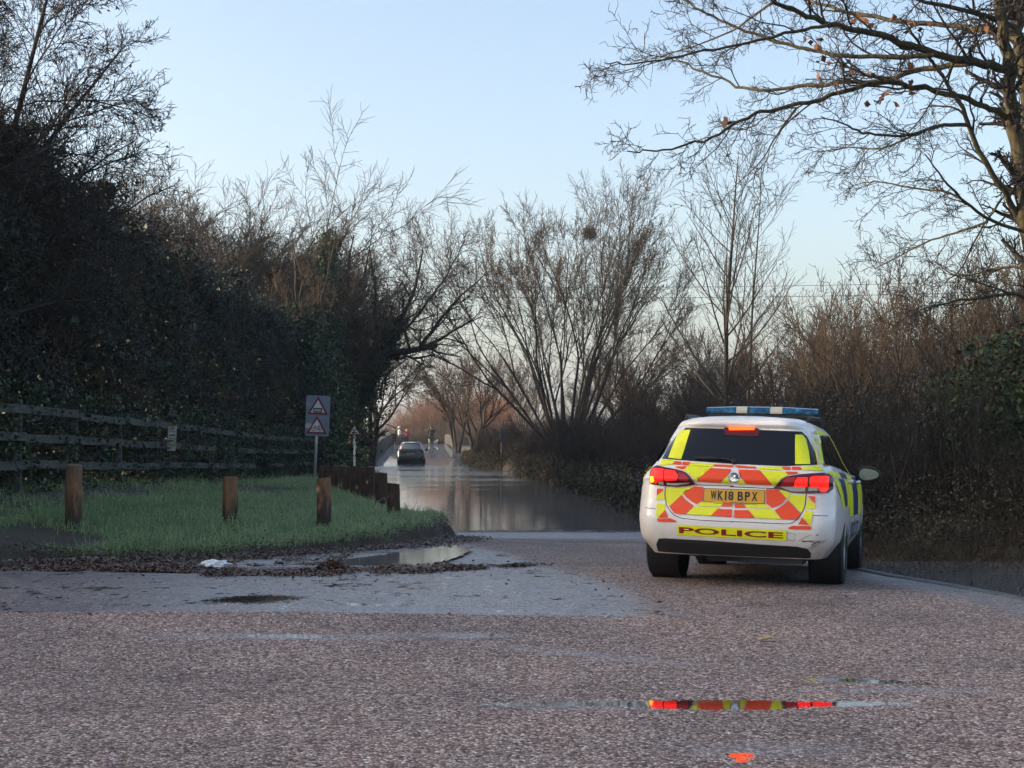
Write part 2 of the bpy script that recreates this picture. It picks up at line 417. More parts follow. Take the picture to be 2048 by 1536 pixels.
def ell(cx, cy, ax, ay, rot=0.0, n=.9, soft=.35):
    c, s = math.cos(rot), math.sin(rot)
    dx = mth(nt, 'SUBTRACT', PX, cx); dy = mth(nt, 'SUBTRACT', PY, cy)
    p = mth(nt, 'DIVIDE', mth(nt, 'ADD', mth(nt, 'MULTIPLY', dx, c), mth(nt, 'MULTIPLY', dy, s)), ax)
    q = mth(nt, 'DIVIDE', mth(nt, 'SUBTRACT', mth(nt, 'MULTIPLY', dy, c), mth(nt, 'MULTIPLY', dx, s)), ay)
    d = mth(nt, 'ADD', mth(nt, 'MULTIPLY', p, p), mth(nt, 'MULTIPLY', q, q))
    d = mth(nt, 'ADD', d, mth(nt, 'MULTIPLY', mth(nt, 'SUBTRACT', fine, .5), n * 2))
    d = mth(nt, 'ADD', d, mth(nt, 'MULTIPLY', mth(nt, 'SUBTRACT', v1.outputs["Distance"], .36), -n * 2.4))
    return mth(nt, 'SUBTRACT', 1.0, sstep(d, 1 - soft, 1 + soft))
wob_y = mth(nt, 'MULTIPLY', mth(nt, 'SUBTRACT', mid, .5), .5)
lim = mth(nt, 'SUBTRACT', 1.30, mth(nt, 'MULTIPLY', mth(nt, 'SUBTRACT', PY, 10.7), .20))
w1 = mth(nt, 'MULTIPLY', sstep(mth(nt, 'ADD', PY, mth(nt, 'MULTIPLY', wob_y, .10)), 10.74, 10.80), mth(nt, 'SUBTRACT', 1.0, sstep(mth(nt, 'SUBTRACT', mth(nt, 'ADD', PX, wob_y), lim), -.25, .22)))
w1 = mth(nt, 'MULTIPLY', w1, mth(nt, 'SUBTRACT', 1.0, sstep(PY, 20.0, 22.0)))
w2 = mth(nt, 'MULTIPLY', sstep(mth(nt, 'ADD', PY, wob_y), 23.0, 24.4), mth(nt, 'SUBTRACT', 1.0, sstep(mth(nt, 'ADD', PY, mth(nt, 'MULTIPLY', wob_y, 8.0)), 96.0, 102.0)))
w3 = mx3(mth(nt, 'MULTIPLY', ell(-1.55, 9.78, .75, .10, 0, 1.1, .9), .6), mth(nt, 'MULTIPLY', ell(-.36, 9.88, .34, .09, 0, 1.1, .9), .7), mth(nt, 'MULTIPLY', ell(.50, 9.15, .60, .09, -.5, 1.1, .9), .5), mth(nt, 'MULTIPLY', ell(.5, 7.5, .5, .10, 0, 1.2, .9), .35), mth(nt, 'MULTIPLY', ell(2.05, 7.95, .4, .08, 0, 1.2, .9), .5), mth(nt, 'MULTIPLY', ell(1.1, 6.5, .35, .14, 0, 1.2, .9), .35))
kerbwet = sstep(mth(nt, 'SUBTRACT', PX, mth(nt, 'SUBTRACT', 5.75, mth(nt, 'MULTIPLY', PY, .152))), -.5, .05)
wet = mx3(w1, w2, w3, mth(nt, 'MULTIPLY', kerbwet, .8))
wet = mth(nt, 'MULTIPLY', wet, mth(nt, 'ADD', .25, mth(nt, 'MULTIPLY', mth(nt, 'ADD', mid, mth(nt, 'SUBTRACT', fine, .5)), 1.15)), clamp=True)
film = mx3(mth(nt, 'MULTIPLY', w1, sstep(mth(nt, 'ADD', mth(nt, 'ADD', mid, mth(nt, 'MULTIPLY', fine, .6)), mth(nt, 'MULTIPLY', big, .5)), 1.11, 1.24)), ell(1.00, 7.56, .88, .07, 0, .9, .15), ell(1.04, 7.55, .43, .135, 0, .35, .1), ell(.935, 6.37, .028, .028, .3, 2.0, .2), ell(.975, 6.33, .030, .022, 0, 2.0, .2), ell(.955, 6.27, .022, .030, 0, 2.0, .2), ell(.99, 6.40, .02, .016, 0, 2.0, .2), ell(1.92, 8.25, .26, .06, -.25, 1.0, .3), ell(-1.40, 9.78, .33, .06, 0, 1.0, .5),
           ell(-1.95, 11.35, .30, .20, .4, .9, .3), ell(-1.1, 11.15, .16, .05, 0, .9, .4), mth(nt, 'MULTIPLY', sstep(PY, 26.6, 27.6), sstep(mth(nt, 'ADD', mid, fine), .8, 1.1)))
dk = G(nt, "ShaderNodeMix", data_type='RGBA', blend_type='MULTIPLY'); nt.links.new(mx.outputs[2], dk.inputs[6])
nt.links.new(ramp(nt, big, [(.32, (.70, .70, .72)), (.5, (.96, .95, .95)), (.68, (1.14, 1.08, 1.04))]), dk.inputs[7]); dk.inputs[0].default_value = 1
dw = G(nt, "ShaderNodeMix", data_type='RGBA', blend_type='MULTIPLY'); nt.links.new(wet, dw.inputs[0]); nt.links.new(dk.outputs[2], dw.inputs[6]); dw.inputs[7].default_value = (.52, .58, .68, 1)  # wet chippings darker; the sky's blue sheen is tinted into their colour
far_ = G(nt, "ShaderNodeMix", data_type='RGBA', blend_type='MULTIPLY'); nt.links.new(sstep(PY, 60.0, 95.0), far_.inputs[0]); nt.links.new(dw.outputs[2], far_.inputs[6]); far_.inputs[7].default_value = (.42, .60, .74, 1)  # far road greyer, and darkened in colour against the sunlight on it
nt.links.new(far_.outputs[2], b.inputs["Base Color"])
rg = G(nt, "ShaderNodeMapRange"); nt.links.new(wet, rg.inputs[0]); rg.inputs[3].default_value = .75; rg.inputs[4].default_value = .36; nt.links.new(rg.outputs[0], b.inputs["Roughness"])
nt.links.new(mth(nt, 'MULTIPLY', wet, mth(nt, 'MULTIPLY', mth(nt, 'ADD', fine, .05), mth(nt, 'MULTIPLY', mid, 1.7)), clamp=True), b.inputs["Coat Weight"]); b.inputs["Coat Roughness"].default_value = .34; b.inputs["Coat IOR"].default_value = 1.6
sp = G(nt, "ShaderNodeMapRange"); nt.links.new(wet, sp.inputs[0]); sp.inputs[3].default_value = .22; sp.inputs[4].default_value = 1.0; nt.links.new(sp.outputs[0], b.inputs["Specular IOR Level"])
hgt = mth(nt, 'ADD', mth(nt, 'MULTIPLY', mth(nt, 'SUBTRACT', 1.0, mth(nt, 'MULTIPLY', v1.outputs["Distance"], 1.5, clamp=True)), 1.0), mth(nt, 'ADD', mth(nt, 'MULTIPLY', wn_.outputs["Value"], .7), mth(nt, 'MULTIPLY', fine, .5)))
bp = G(nt, "ShaderNodeBump"); bp.inputs["Distance"].default_value = .011
bs = G(nt, "ShaderNodeMapRange"); nt.links.new(wet, bs.inputs[0]); bs.inputs[3].default_value = .85; bs.inputs[4].default_value = .38; nt.links.new(bs.outputs[0], bp.inputs["Strength"])
nt.links.new(hgt, bp.inputs["Height"]); nt.links.new(bp.outputs[0], b.inputs["Normal"])
fb = G(nt, "ShaderNodeBsdfPrincipled"); fb.inputs["Base Color"].default_value = (.016, .013, .012, 1); fb.inputs["Roughness"].default_value = .02; fb.inputs["IOR"].default_value = 1.75
fbp = G(nt, "ShaderNodeBump"); fbp.inputs["Distance"].default_value = .002; fbp.inputs["Strength"].default_value = .035; nt.links.new(noise(nt, fv, 20, 3), fbp.inputs["Height"]); nt.links.new(fbp.outputs[0], fb.inputs["Normal"])
ms = G(nt, "ShaderNodeMixShader"); nt.links.new(film, ms.inputs[0]); nt.links.new(b.outputs[0], ms.inputs[1]); nt.links.new(fb.outputs[0], ms.inputs[2])
nt.links.new(ms.outputs[0], nt.nodes["Material Output"].inputs[0])
M['asphalt'] = m

ry = np.concatenate([[-30, -15, -4, 2, 5], np.arange(6, 14.3, .1), np.arange(14.3, 32, .06), np.arange(32, 100, .8), np.arange(100, 262, 2)])
ncr = 70
tt = np.linspace(0, 1, ncr)
tt = np.where(ry[:, None] < 14.45, 0, 0) + tt[None]
XLr = np.maximum(xl(ry), -30)[:, None]; XRr = xr(ry)[:, None]
ta = np.where(ry[:, None] < 15.0, np.concatenate([np.linspace(0, .08, 1), np.linspace(.55, 1, ncr - 1)])[None], tt)
Xg = XLr + (XRr - XLr) * ta; Yg = np.broadcast_to(ry[:, None], Xg.shape)
V = np.stack([Xg, Yg, road_z(Xg, Yg) + .004], -1).reshape(-1, 3)
i = (np.arange(len(ry) - 1) * ncr)[:, None] + np.arange(ncr - 1)[None]
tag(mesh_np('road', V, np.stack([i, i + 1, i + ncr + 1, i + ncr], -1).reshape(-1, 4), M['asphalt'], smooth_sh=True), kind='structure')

# kerbs: raised stones on the left, a flush edging on the right
def kerb(name, pts, w, h0, h1, mat, side):
    pts = np.asarray(pts, float); P = []
    for a, c in zip(pts[:-1], pts[1:]):
        n = max(1, int(np.hypot(*(c - a)) / .25))
        P += [a + (c - a) * k / n for k in range(n)]
    P = np.array(P + [pts[-1]])
    for _ in range(6): P[1:-1] = (P[:-2] + 2 * P[1:-1] + P[2:]) / 4
    T = np.gradient(P, axis=0); T /= np.linalg.norm(T, axis=1, keepdims=True); N = np.stack([-T[:, 1], T[:, 0]], 1) * side
    z = road_z(P[:, 0], P[:, 1])
    rows = []
    for off, h in ((0, h0), (0, h1 - .015), (.012, h1), (w - .012, h1), (w, h1 - .015), (w, h0)):
        q = P + N * off; rows.append(np.stack([q[:, 0], q[:, 1], z + h], 1))
    V = np.stack(rows, 1).reshape(-1, 3); k = 6; i = (np.arange(len(P) - 1) * k)[:, None] + np.arange(k - 1)[None]
    return tag(mesh_np(name, V, np.stack([i, i + 1, i + k + 1, i + k], -1).reshape(-1, 4), mat), kind='structure')
kerb('kerb', XL[1:5], .12, -.2, .050, M['concrete'], 1)
kerb('kerb', XL[6:10], .12, -.2, .045, M['concrete'], 1)
kerb('kerb', [(x + .0, y) for x, y in XR[3:7]], .15, -.3, .014, M['kerb_wet'], -1)

# flood water: muddy, calm, rippled where the far car pushes through
def water_mat(name, far):
    m, nt, b = new_mat(name); co = objco(nt)
    b.inputs["Base Color"].default_value = (.16, .15, .145, 1); b.inputs["Roughness"].default_value = .06; b.inputs["IOR"].default_value = 1.33
    mp = G(nt, "ShaderNodeMapping"); mp.inputs["Scale"].default_value = (.5, 1.0, 1); nt.links.new(co, mp.inputs[0])
    bp = G(nt, "ShaderNodeBump"); bp.inputs["Distance"].default_value = .07
    S = G(nt, "ShaderNodeSeparateXYZ"); nt.links.new(co, S.inputs[0])
    if far:
        s = G(nt, "ShaderNodeMapRange", interpolation_type='SMOOTHSTEP'); s.inputs[1].default_value = 44; s.inputs[2].default_value = 80; s.inputs[3].default_value = .03; s.inputs[4].default_value = 1.0
        nt.links.new(S.outputs[1], s.inputs[0])
        m2 = G(nt, "ShaderNodeMapping"); m2.inputs["Scale"].default_value = (.10, .55, 1); nt.links.new(co, m2.inputs[0]); n2 = noise(nt, m2.outputs[0], .45, 2)
        r2 = G(nt, "ShaderNodeMapRange", interpolation_type='SMOOTHSTEP'); r2.inputs[1].default_value = .42; r2.inputs[2].default_value = .58; r2.inputs[3].default_value = .12; r2.inputs[4].default_value = 1.0; nt.links.new(n2, r2.inputs[0])
        nt.links.new(mth(nt, 'MULTIPLY', s.outputs[0], r2.outputs[0]), bp.inputs["Strength"])
    else: bp.inputs["Strength"].default_value = .008
    nt.links.new(noise(nt, mp.outputs[0], 5.0, 3), bp.inputs["Height"]); nt.links.new(bp.outputs[0], b.inputs["Normal"])
    return m
M['water'] = water_mat('flood_water', True); M['puddle'] = water_mat('puddle_water', False)
wy = np.arange(24, 104, 1.0)
V = np.concatenate([np.stack([xl(wy) - 3.0, wy, 0 * wy + WATER_Z], 1), np.stack([xr(wy) + 3.0, wy, 0 * wy + WATER_Z], 1)]); n = len(wy); i = np.arange(n - 1)
tag(mesh_np('flood_water', V, np.stack([i, i + n, i + n + 1, i + 1], -1), M['water']), kind='structure')
def sheet(name, pts, z, mat):
    mb = MB(); mb.poly([(x, y, z) for x, y in pts]); return tag(mb.build(name, mat), kind='structure')
def ragged(pts, rng, amp, n=9):
    P = np.asarray(pts, float); out = []
    for a, c in zip(P, np.roll(P, -1, 0)):
        for k in range(n): out.append(a + (c - a) * k / n)
    out = np.array(out)
    for _ in range(4): out = (np.roll(out, 1, 0) + 2 * out + np.roll(out, -1, 0)) / 4
    return out + rng.normal(size=out.shape) * amp
rng0 = np.random.default_rng(3)
sheet('puddle', ragged(PUD, rng0, .018), PUD_Z + .004, M['puddle'])
sheet('ditch_water', [(xr(y) + .14, y) for y in np.arange(9, 17.6, .5)] + [(xr(y) + 3.6, y) for y in np.arange(17.5, 8.5, -.5)], -.17, M['puddle'])
# ---------------------------------------------------------------- branching growth
def grow(rng, P0, D0, L0, R0, S, wander, up, taper, droop=0.0):
    N = len(P0); pts = [P0]; ds = [D0]; d = D0
    for s in range(S):
        d = d + wander * rng.normal(size=(N, 3)); d[:, 2] += up / S - droop / S * (s / S); d = nrm(d)
        pts.append(pts[-1] + d * (L0 / S)[:, None]); ds.append(d)
    P = np.stack(pts, 1); D = np.stack(ds, 1)
    R = R0[:, None] * np.linspace(1, taper, S + 1)[None]
    return P, R, D

def kids(rng, P, R, D, L, k, t0, t1, a0, a1, l0, l1, rr, rmin, shrink=.55, upb=0.0, S=4, wander=.12, up=.1, taper=.4, droop=0.0):
    N, S1 = R.shape; n = N * k
    t = (np.tile(np.arange(k), N) + rng.uniform(0, 1, n)) / k; t = t0 + (t1 - t0) * t
    b = np.repeat(np.arange(N), k); f = t * (S1 - 1); i = np.minimum(f.astype(int), S1 - 2); w = (f - i)[:, None]
    p = P[b, i] * (1 - w) + P[b, i + 1] * w; d = nrm(D[b, i] * (1 - w) + D[b, i + 1] * w); r = R[b, i] * (1 - w[:, 0]) + R[b, i + 1] * w[:, 0]
    side = nrm(np.cross(d, rand_dirs(rng, n))); side[:, 2] += upb; side = nrm(side)
    a = rng.uniform(a0, a1, n)[:, None]
    nd = nrm(d * np.cos(a) + side * np.sin(a))
    nl = L[b] * rng.uniform(l0, l1, n) * (1 - shrink * (t - t0) / max(1e-6, 1 - t0))
    nr = np.maximum(r * rr * rng.uniform(.7, 1.0, n), rmin)
    P2, R2, D2 = grow(rng, p, nd, nl, nr, S, wander, up, taper, droop)
    return P2, np.maximum(R2, rmin * .6), D2, nl

def merge(parts):
    Vs, Fs, n = [], [], 0
    for V, Fq in parts: Vs.append(V); Fs.append(Fq + n); n += len(V)
    return np.concatenate(Vs), np.concatenate(Fs)

def tree_geo(seed, h, stems=1, splay=.1, trunk_r=.15, n1=14, n2=9, n3=7, spread=.42, up=.5, t0=.25, a=(.5, 1.0), rmin=.007, wand=.09, n4=0, k2=3):
    """centre lines of a bare tree -> (thick wood, twigs) geometry"""
    rng = np.random.default_rng(seed)
    az = rng.uniform(0, 6.28) + np.arange(stems) * 6.283 / stems + rng.normal(size=stems) * .3
    sp = splay * rng.uniform(.35, 1.15, stems)
    D0 = np.stack([np.cos(az) * np.sin(sp), np.sin(az) * np.sin(sp), np.cos(sp)], 1)
    P0 = np.stack([np.cos(az) * .12 * (stems > 1), np.sin(az) * .12 * (stems > 1), np.full(stems, -.15)], 1)
    L0 = h * rng.uniform(.8, 1.0, stems)
    g0 = grow(rng, P0, D0, L0, trunk_r * rng.uniform(.75, 1.0, stems), 10, wand * .45, up * .3, .12)
    g1 = kids(rng, *g0, L0, n1, t0, .97, a[0], a[1], spread * .7, spread * 1.1, .55, rmin * 1.6, .62, .15, 6, wand, up, .3)
    g2 = kids(rng, *g1[:3], g1[3], n2, .18, .98, .4, .95, .35, .62, .6, rmin * 1.1, .5, .15, 5, wand * 1.3, up * .6, .45)
    g3 = kids(rng, *g2[:3], g2[3], n3, .12, 1.0, .35, .95, .35, .7, .7, rmin, .4, .1, 4, wand * 1.6, up * .4, .6)
    thick = [tubes(g0[0], g0[1], 7), tubes(g1[0], g1[1], 5)]
    thin = [tubes(g2[0], g2[1], 3), tubes(g3[0], g3[1], k2)]
    tips = g3[0][:, -1]
    if n4:
        g4 = kids(rng, *g3[:3], g3[3], n4, .2, 1.0, .4, 1.0, .4, .7, .8, rmin * .9, .3, .05, 2, wand * 2, .1, .7)
        thin.append(tubes(g4[0], g4[1], k2)); tips = g4[0][:, -1]
    return merge(thick), merge(thin), tips

def fork(rng, P, R, D, L, k, a0, a1, ratio, S, wander, up, rmin, rr=.80):
    """every branch divides at its end into k, some of them a little before it"""
    N, S1 = R.shape; n = N * k; b = np.repeat(np.arange(N), k); j = np.tile(np.arange(k), N)
    t = np.where(j == 0, 1.0, rng.uniform(.55, 1.0, n)); f = t * (S1 - 1); i = np.minimum(f.astype(int), S1 - 2); w = (f - i)[:, None]
    p = P[b, i] * (1 - w) + P[b, i + 1] * w; d = nrm(D[b, i] * (1 - w) + D[b, i + 1] * w); r = R[b, i] * (1 - w[:, 0]) + R[b, i + 1] * w[:, 0]
    ref = nrm(np.cross(D[:, -1], rand_dirs(rng, N)))[b]; ang = 2 * math.pi * j / k + rng.normal(size=n) * .5
    side = ref * np.cos(ang)[:, None] + np.cross(d, ref) * np.sin(ang)[:, None]
    a = rng.uniform(a0, a1, n) * np.where(j == 0, .55, 1.0)
    nd = nrm(d * np.cos(a)[:, None] + side * np.sin(a)[:, None]); nl = L[b] * ratio * rng.uniform(.72, 1.18, n)
    P2, R2, D2 = grow(rng, p, nd, nl, np.maximum(r * rr * rng.uniform(.75, 1.0, n), rmin), S, wander, up, .72)
    return P2, np.maximum(R2, rmin * .8), D2, nl

def forked_tree(seed, h, stems=1, splay=.1, trunk_r=.2, first=.26, levels=6, ks=(3, 3, 2, 2, 2, 2), a=(.30, .62), ratio=.76, up=.16, rmin=.008, wand=.08, side_n=5, tip_n=3, lean=(0, 0)):
    rng = np.random.default_rng(seed)
    az = rng.uniform(0, 6.28) + np.arange(stems) * 2.4; sp = splay * np.sqrt((np.arange(stems) + .5) / stems) if stems > 1 else np.full(stems, .04)
    D0 = nrm(np.stack([np.cos(az) * np.sin(sp) + lean[0], np.sin(az) * np.sin(sp) + lean[1], np.cos(sp)], 1)); P0 = np.stack([np.cos(az) * .15 * (stems > 1), np.sin(az) * .15 * (stems > 1), np.full(stems, -.2)], 1)
    L = h * first * rng.uniform(.85, 1.12, stems); g = (*grow(rng, P0, D0, L, trunk_r * rng.uniform(.75, 1, stems), 8, wand * .5, up * .3, .62), L)
    thick = [tubes(g[0], g[1], 8)]; thin = []; tips = None
    for lv in range(levels):
        par = g; g = fork(rng, *par, ks[lv], a[0], a[1], ratio, 5 if lv < 3 else 3, wand, up, rmin)
        (thick if lv < 2 else thin).append(tubes(g[0], g[1], 6 if lv < 2 else (4 if lv < 4 else 3)))
        if lv >= 1 and side_n:
            q = kids(rng, *par[:3], par[3], side_n, .12, .95, .5, 1.1, .30, .75, .5, rmin, .3, .05, 4, wand * 1.5, up * .6, .6); thin.append(tubes(q[0], q[1], 3))
            if lv < 5: q2 = kids(rng, *q[:3], q[3], 3, .2, 1, .4, 1.0, .4, .7, .7, rmin * .9, .3, 0, 3, wand * 1.8, up * .4, .7); thin.append(tubes(q2[0], q2[1], 3))
    if tip_n:
        q = kids(rng, *g[:3], g[3], tip_n, .1, 1.0, .3, .9, .45, .85, .7, rmin * .9, .3, .1, 3, wand * 1.6, up * .5, .7); thin.append(tubes(q[0], q[1], 3)); tips = q[0][:, -1]
    return merge(thick), merge(thin), tips

def put_tree(name, geo, loc, label, cat, bark, twig, group=None, rz=0.0, sc=1.0, leaf=None):
    e = tag(empty(name, loc, (0, 0, rz)), label, cat, group); e.scale = (sc, sc, sc)
    mesh_np('trunk', geo[0][0], geo[0][1], bark, e, smooth_sh=True)
    mesh_np('crown', geo[1][0], geo[1][1], twig, e)
    if leaf is not None: mesh_np('leaves', leaf[0], leaf[1], leaf[2], e)
    return e

def gz(x, y): return float(ground_z(np.array([x]), np.array([y]))[0])

# ---------------------------------------------------------------- left side: hedge, fence, trees
rng = np.random.default_rng(11)
def hedge_top(y):
    return np.interp(y, [14, 18, 22, 26, 29, 33, 36, 40, 46, 51, 54], [5.2, 5.5, 6.2, 6.6, 5.9, 5.8, 5.3, 5.6, 5.5, 5.6, 4.6]) + .35 * np.sin(y * 1.9) + .25 * np.sin(y * 4.3 + 1)
def hedge_front(y, z):
    return -7.35 + .30 * np.sin(y * 1.1 + z * .7) + .22 * np.sin(y * 2.7 - z * 1.9) + .18 * np.sin(z * 3.1 + y * .6) - .10 * z * .5 - np.maximum(0, z - 3.2) ** 2 * .06
def hedge_leaves(rng, n, y0, y1, xd, core=False):
    y = rng.uniform(y0, y1, n); top = hedge_top(y)
    q = rng.uniform(0, 1, n)
    z = .1 + q * (top + (0 if core else 1) * np.abs(rng.normal(size=n)) * .22)
    x = hedge_front(y, z) - rng.exponential(xd, n) + rng.normal(size=n) * .12
    topm = rng.uniform(0, 1, n) < .22
    x = np.where(topm, hedge_front(y, top) - rng.uniform(0, 3.0, n), x); z = np.where(topm, top - rng.exponential(.35, n) + .1, z)
    keep = (wob(y * 2.2, z * 2.4) + .55 * wob(y * 5, z * 5) > -.42) | (rng.uniform(0, 1, n) < .35)
    return np.stack([x, y, z], 1)[keep]
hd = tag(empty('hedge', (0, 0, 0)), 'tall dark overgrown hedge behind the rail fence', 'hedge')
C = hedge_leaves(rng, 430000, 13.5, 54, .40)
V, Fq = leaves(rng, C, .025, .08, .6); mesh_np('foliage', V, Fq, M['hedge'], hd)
# woody core: many crossing dark stems and inner leaves
C = hedge_leaves(rng, 90000, 13.5, 54, .9, True); C[:, 0] -= .40
V, Fq = leaves(rng, C, .14, .28, .8); mesh_np('inner_growth', V, Fq, M['ivy'], hd)
n = 900; y = rng.uniform(14, 54, n); z0 = rng.uniform(0, 1, n) * hedge_top(y) * .85
P0 = np.stack([hedge_front(y, z0) - rng.uniform(-.1, .6, n), y, z0], 1)
D0 = nrm(np.stack([rng.normal(size=n) * .3 + .12, rng.normal(size=n) * .7, np.abs(rng.normal(size=n)) + .25], 1))
g = grow(rng, P0, D0, rng.uniform(.5, 2.0, n), np.full(n, .012), 5, .16, .1, .4); g2 = kids(rng, *g, np.full(n, 1.0), 5, .2, 1, .4, 1, .25, .6, .7, .006, .4, 0, 3, .2, 0, .6)
V, Fq = merge([tubes(g[0], g[1], 3), tubes(g2[0], g2[1], 3)]); mesh_np('stems', V, Fq, M['twig'], hd)

# rail fence half hidden in the hedge
fe = tag(empty('rail_fence', (0, 0, 0)), 'weathered three rail timber fence along the foot of the dark hedge', 'fence')
FX = -6.82
def fence_z(y): return np.interp(y, [14, 20, 43, 56], [.72, .60, .17, .05])
ys_ = np.arange(15.6, 54, 2.7)
for k, yy in enumerate(ys_):
    mb = MB(); zb = float(fence_z(yy)); mb.box((FX - .09, yy, zb + .50), (.09, .10, 1.45), .03); mb.build('fence_post', M['rail'], fe)
for k, (ya, yb) in enumerate(zip(ys_[:-1], ys_[1:])):
    for hgt_ in (.30, .69, 1.09):
        if rng.uniform() < .06: continue
        za, zb = float(fence_z(ya)) + hgt_ + rng.normal() * .008, float(fence_z(yb)) + hgt_ + rng.normal() * .008
        mb = MB(); P = [(FX, ya - .03 + .01 * k % 2, za), (FX + rng.normal() * .015, (ya + yb) / 2, (za + zb) / 2 - .006 + rng.normal() * .006), (FX, yb + .02, zb)]
        V = [];
        for (px, py, pz) in P:
            for dx, dz in ((-.02, -.06), (.02, -.06), (.02, .06), (-.02, .06)): V.append((px + dx, py, pz + dz))
        Fs = [(4 * s + j, 4 * s + (j + 1) % 4, 4 * s + 4 + (j + 1) % 4, 4 * s + 4 + j) for s in range(2) for j in range(4)] + [(3, 2, 1, 0), (8, 9, 10, 11)]
        mb.raw(V, Fs); mb.build('rail', M['rail'], fe)
# ivy trails growing through the rails
n = 42000; y = rng.uniform(15, 53, n); z = fence_z(y) + rng.uniform(-.1, 1.5, n)
kp = wob(y * 3.4, z * 2.0) + .5 * wob(y * 8, z * 3) + .0 * (y < 46) > .10
kp &= ~((np.abs(y - 29.3) < .35) & (z < 1.6) & (z > .95))
C = np.stack([FX + .02 + rng.uniform(-.2, .12, n), y, z], 1)[kp]; V, Fq = leaves(rng, C, .04, .085, .8)
tag(mesh_np('ivy', V, Fq, M['ivy']), 'dark ivy trailing through the rails of the timber fence', 'ivy')

# notice on the fence
nb = tag(empty('notice_board', (-6.62, 29.3, 0)), 'narrow pale upright notice fixed to the rail fence', 'notice')
mb = MB(); mb.poly([(-.085, -.03, 1.49), (.075, -.03, 1.49), (.052, -.03, 1.01), (-.105, -.03, 1.01)][::-1]); mb.poly([(-.085, 0, 1.49), (.075, 0, 1.49), (.052, 0, 1.01), (-.105, 0, 1.01)])
mb.poly([(-.085, -.03, 1.49), (-.105, -.03, 1.01), (-.105, 0, 1.01), (-.085, 0, 1.49)]); mb.poly([(.075, -.03, 1.49), (.052, -.03, 1.01), (.052, 0, 1.01), (.075, 0, 1.49)])
M['notice'] = noisy('stained_notice', [(.3, (.25, .21, .15)), (.5, (.46, .42, .34)), (.7, (.62, .60, .55))], 9.0, .6, (1, 1, 1.3))
mb.build('panel', M['notice'], nb)
mb = MB()
for z_, w_, x_, h_ in ((1.43, .07, .0, .02), (1.385, .09, .0, .018), (1.30, .11, -.005, .03), (1.245, .06, -.03, .02), (1.19, .09, -.03, .03), (1.17, .03, -.07, .05), (1.125, .09, -.035, .02), (1.075, .10, -.03, .018), (1.048, .12, -.028, .012)):
    mb.poly([(x_ - w_ / 2, -.034, z_), (x_ + w_ / 2, -.034, z_ + .008), (x_ + w_ / 2, -.034, z_ + h_), (x_ - w_ / 2, -.034, z_ + h_ - .006)][::-1])
mb.build('faded_marking', plain('faded_ink', (.06, .05, .04), .7), nb)

# bare trees along the left
gL = [tree_geo(21, 10.0, 4, .34, .15, 15, 11, 9, .42, .12, .2, (.5, 1.15), rmin=.0055, wand=.13, n4=3),
      forked_tree(22, 15.0, 4, .32, .20, .27, 6, (3, 3, 3, 2, 2, 2), (.30, .66), .76, .05, .0095, .09, side_n=8, tip_n=6),
      forked_tree(23, 14.8, 4, .34, .19, .26, 6, (3, 3, 3, 2, 2, 2), (.30, .66), .76, .05, .0095, .09, side_n=8, tip_n=6),
      forked_tree(24, 14.6, 3, .26, .19, .27, 6, (3, 3, 3, 2, 2, 2), (.28, .62), .76, .08, .010, .09, side_n=7, tip_n=4)]
tips = gL[0][2]; rngl = np.random.default_rng(4); sel = tips[rngl.uniform(0, 1, len(tips)) < .35]
lv = leaves(rngl, sel - np.array([0, 0, .03]), .04, .09, .45)
put_tree('leafy_tree', gL[0], (-10.0, 25.0, .3), 'broad tree with small withered leaves rising over the hedge, highest on its side', 'tree', M['bark'], M['twig_dark'], leaf=(*lv, M['deadleaf']))
put_tree('leafy_tree', tree_geo(29, 9.4, 5, .36, .12, 14, 10, 8, .42, .1, .2, (.5, 1.15), rmin=.0055, wand=.13, n4=3), (-9.0, 21.5, .3), 'twiggy tree growing out of the hedge top nearest the camera', 'tree', M['bark'], M['twig_dark'])
put_tree('bare_tree', gL[1], (-13.4, 62, 0), 'grey bare tree with a rounded crown, directly behind the middle of the hedge', 'tree', M['bark'], M['twig'], sc=1.06)
put_tree('bare_tree', gL[2], (-10.6, 63, 0), 'brown twigged bare tree behind the far end of the hedge', 'tree', M['bark'], M['twig_brown'], rz=1.0, sc=.83)
put_tree('bare_tree', gL[3], (-8.6, 70, 0), 'bare tree with upright shoots behind the grey double warning sign', 'tree', M['bark'], M['twig'], rz=2.6, sc=.90)
put_tree('bare_tree', gL[2], (-16.6, 66, 0), 'pale bare tree farthest left above the hedge, beyond the grey rounded one', 'tree', M['bark'], M['twig'], rz=1.9, sc=1.0)
put_tree('bare_tree', gL[1], (-7.4, 78, 0), 'bare tree standing behind the leaning ivy covered tree', 'tree', M['bark'], M['twig_brown'], rz=4.2, sc=.82)
put_tree('bare_tree', gL[2], (-12.4, 59, 0), 'brown tangled bare tree between the grey rounded tree and the far end of the hedge', 'tree', M['bark'], M['twig_brown'], rz=3.3, sc=.98)
put_tree('bare_tree', gL[1], (-9.6, 67, 0), 'grey brown bare tree just above and left of the double warning sign', 'tree', M['bark'], M['twig_brown'], rz=4.0, sc=.94)
put_tree('bare_tree', forked_tree(25, 10.6, 4, .42, .14, .24, 6, (3, 3, 3, 2, 2, 2), (.30, .66), .77, .05, .008, .09, side_n=6, tip_n=3), (-11.3, 54, 0), 'low bare tree with purplish dense twigs at the end of the hedge', 'tree', M['bark'], M['twig_brown'])

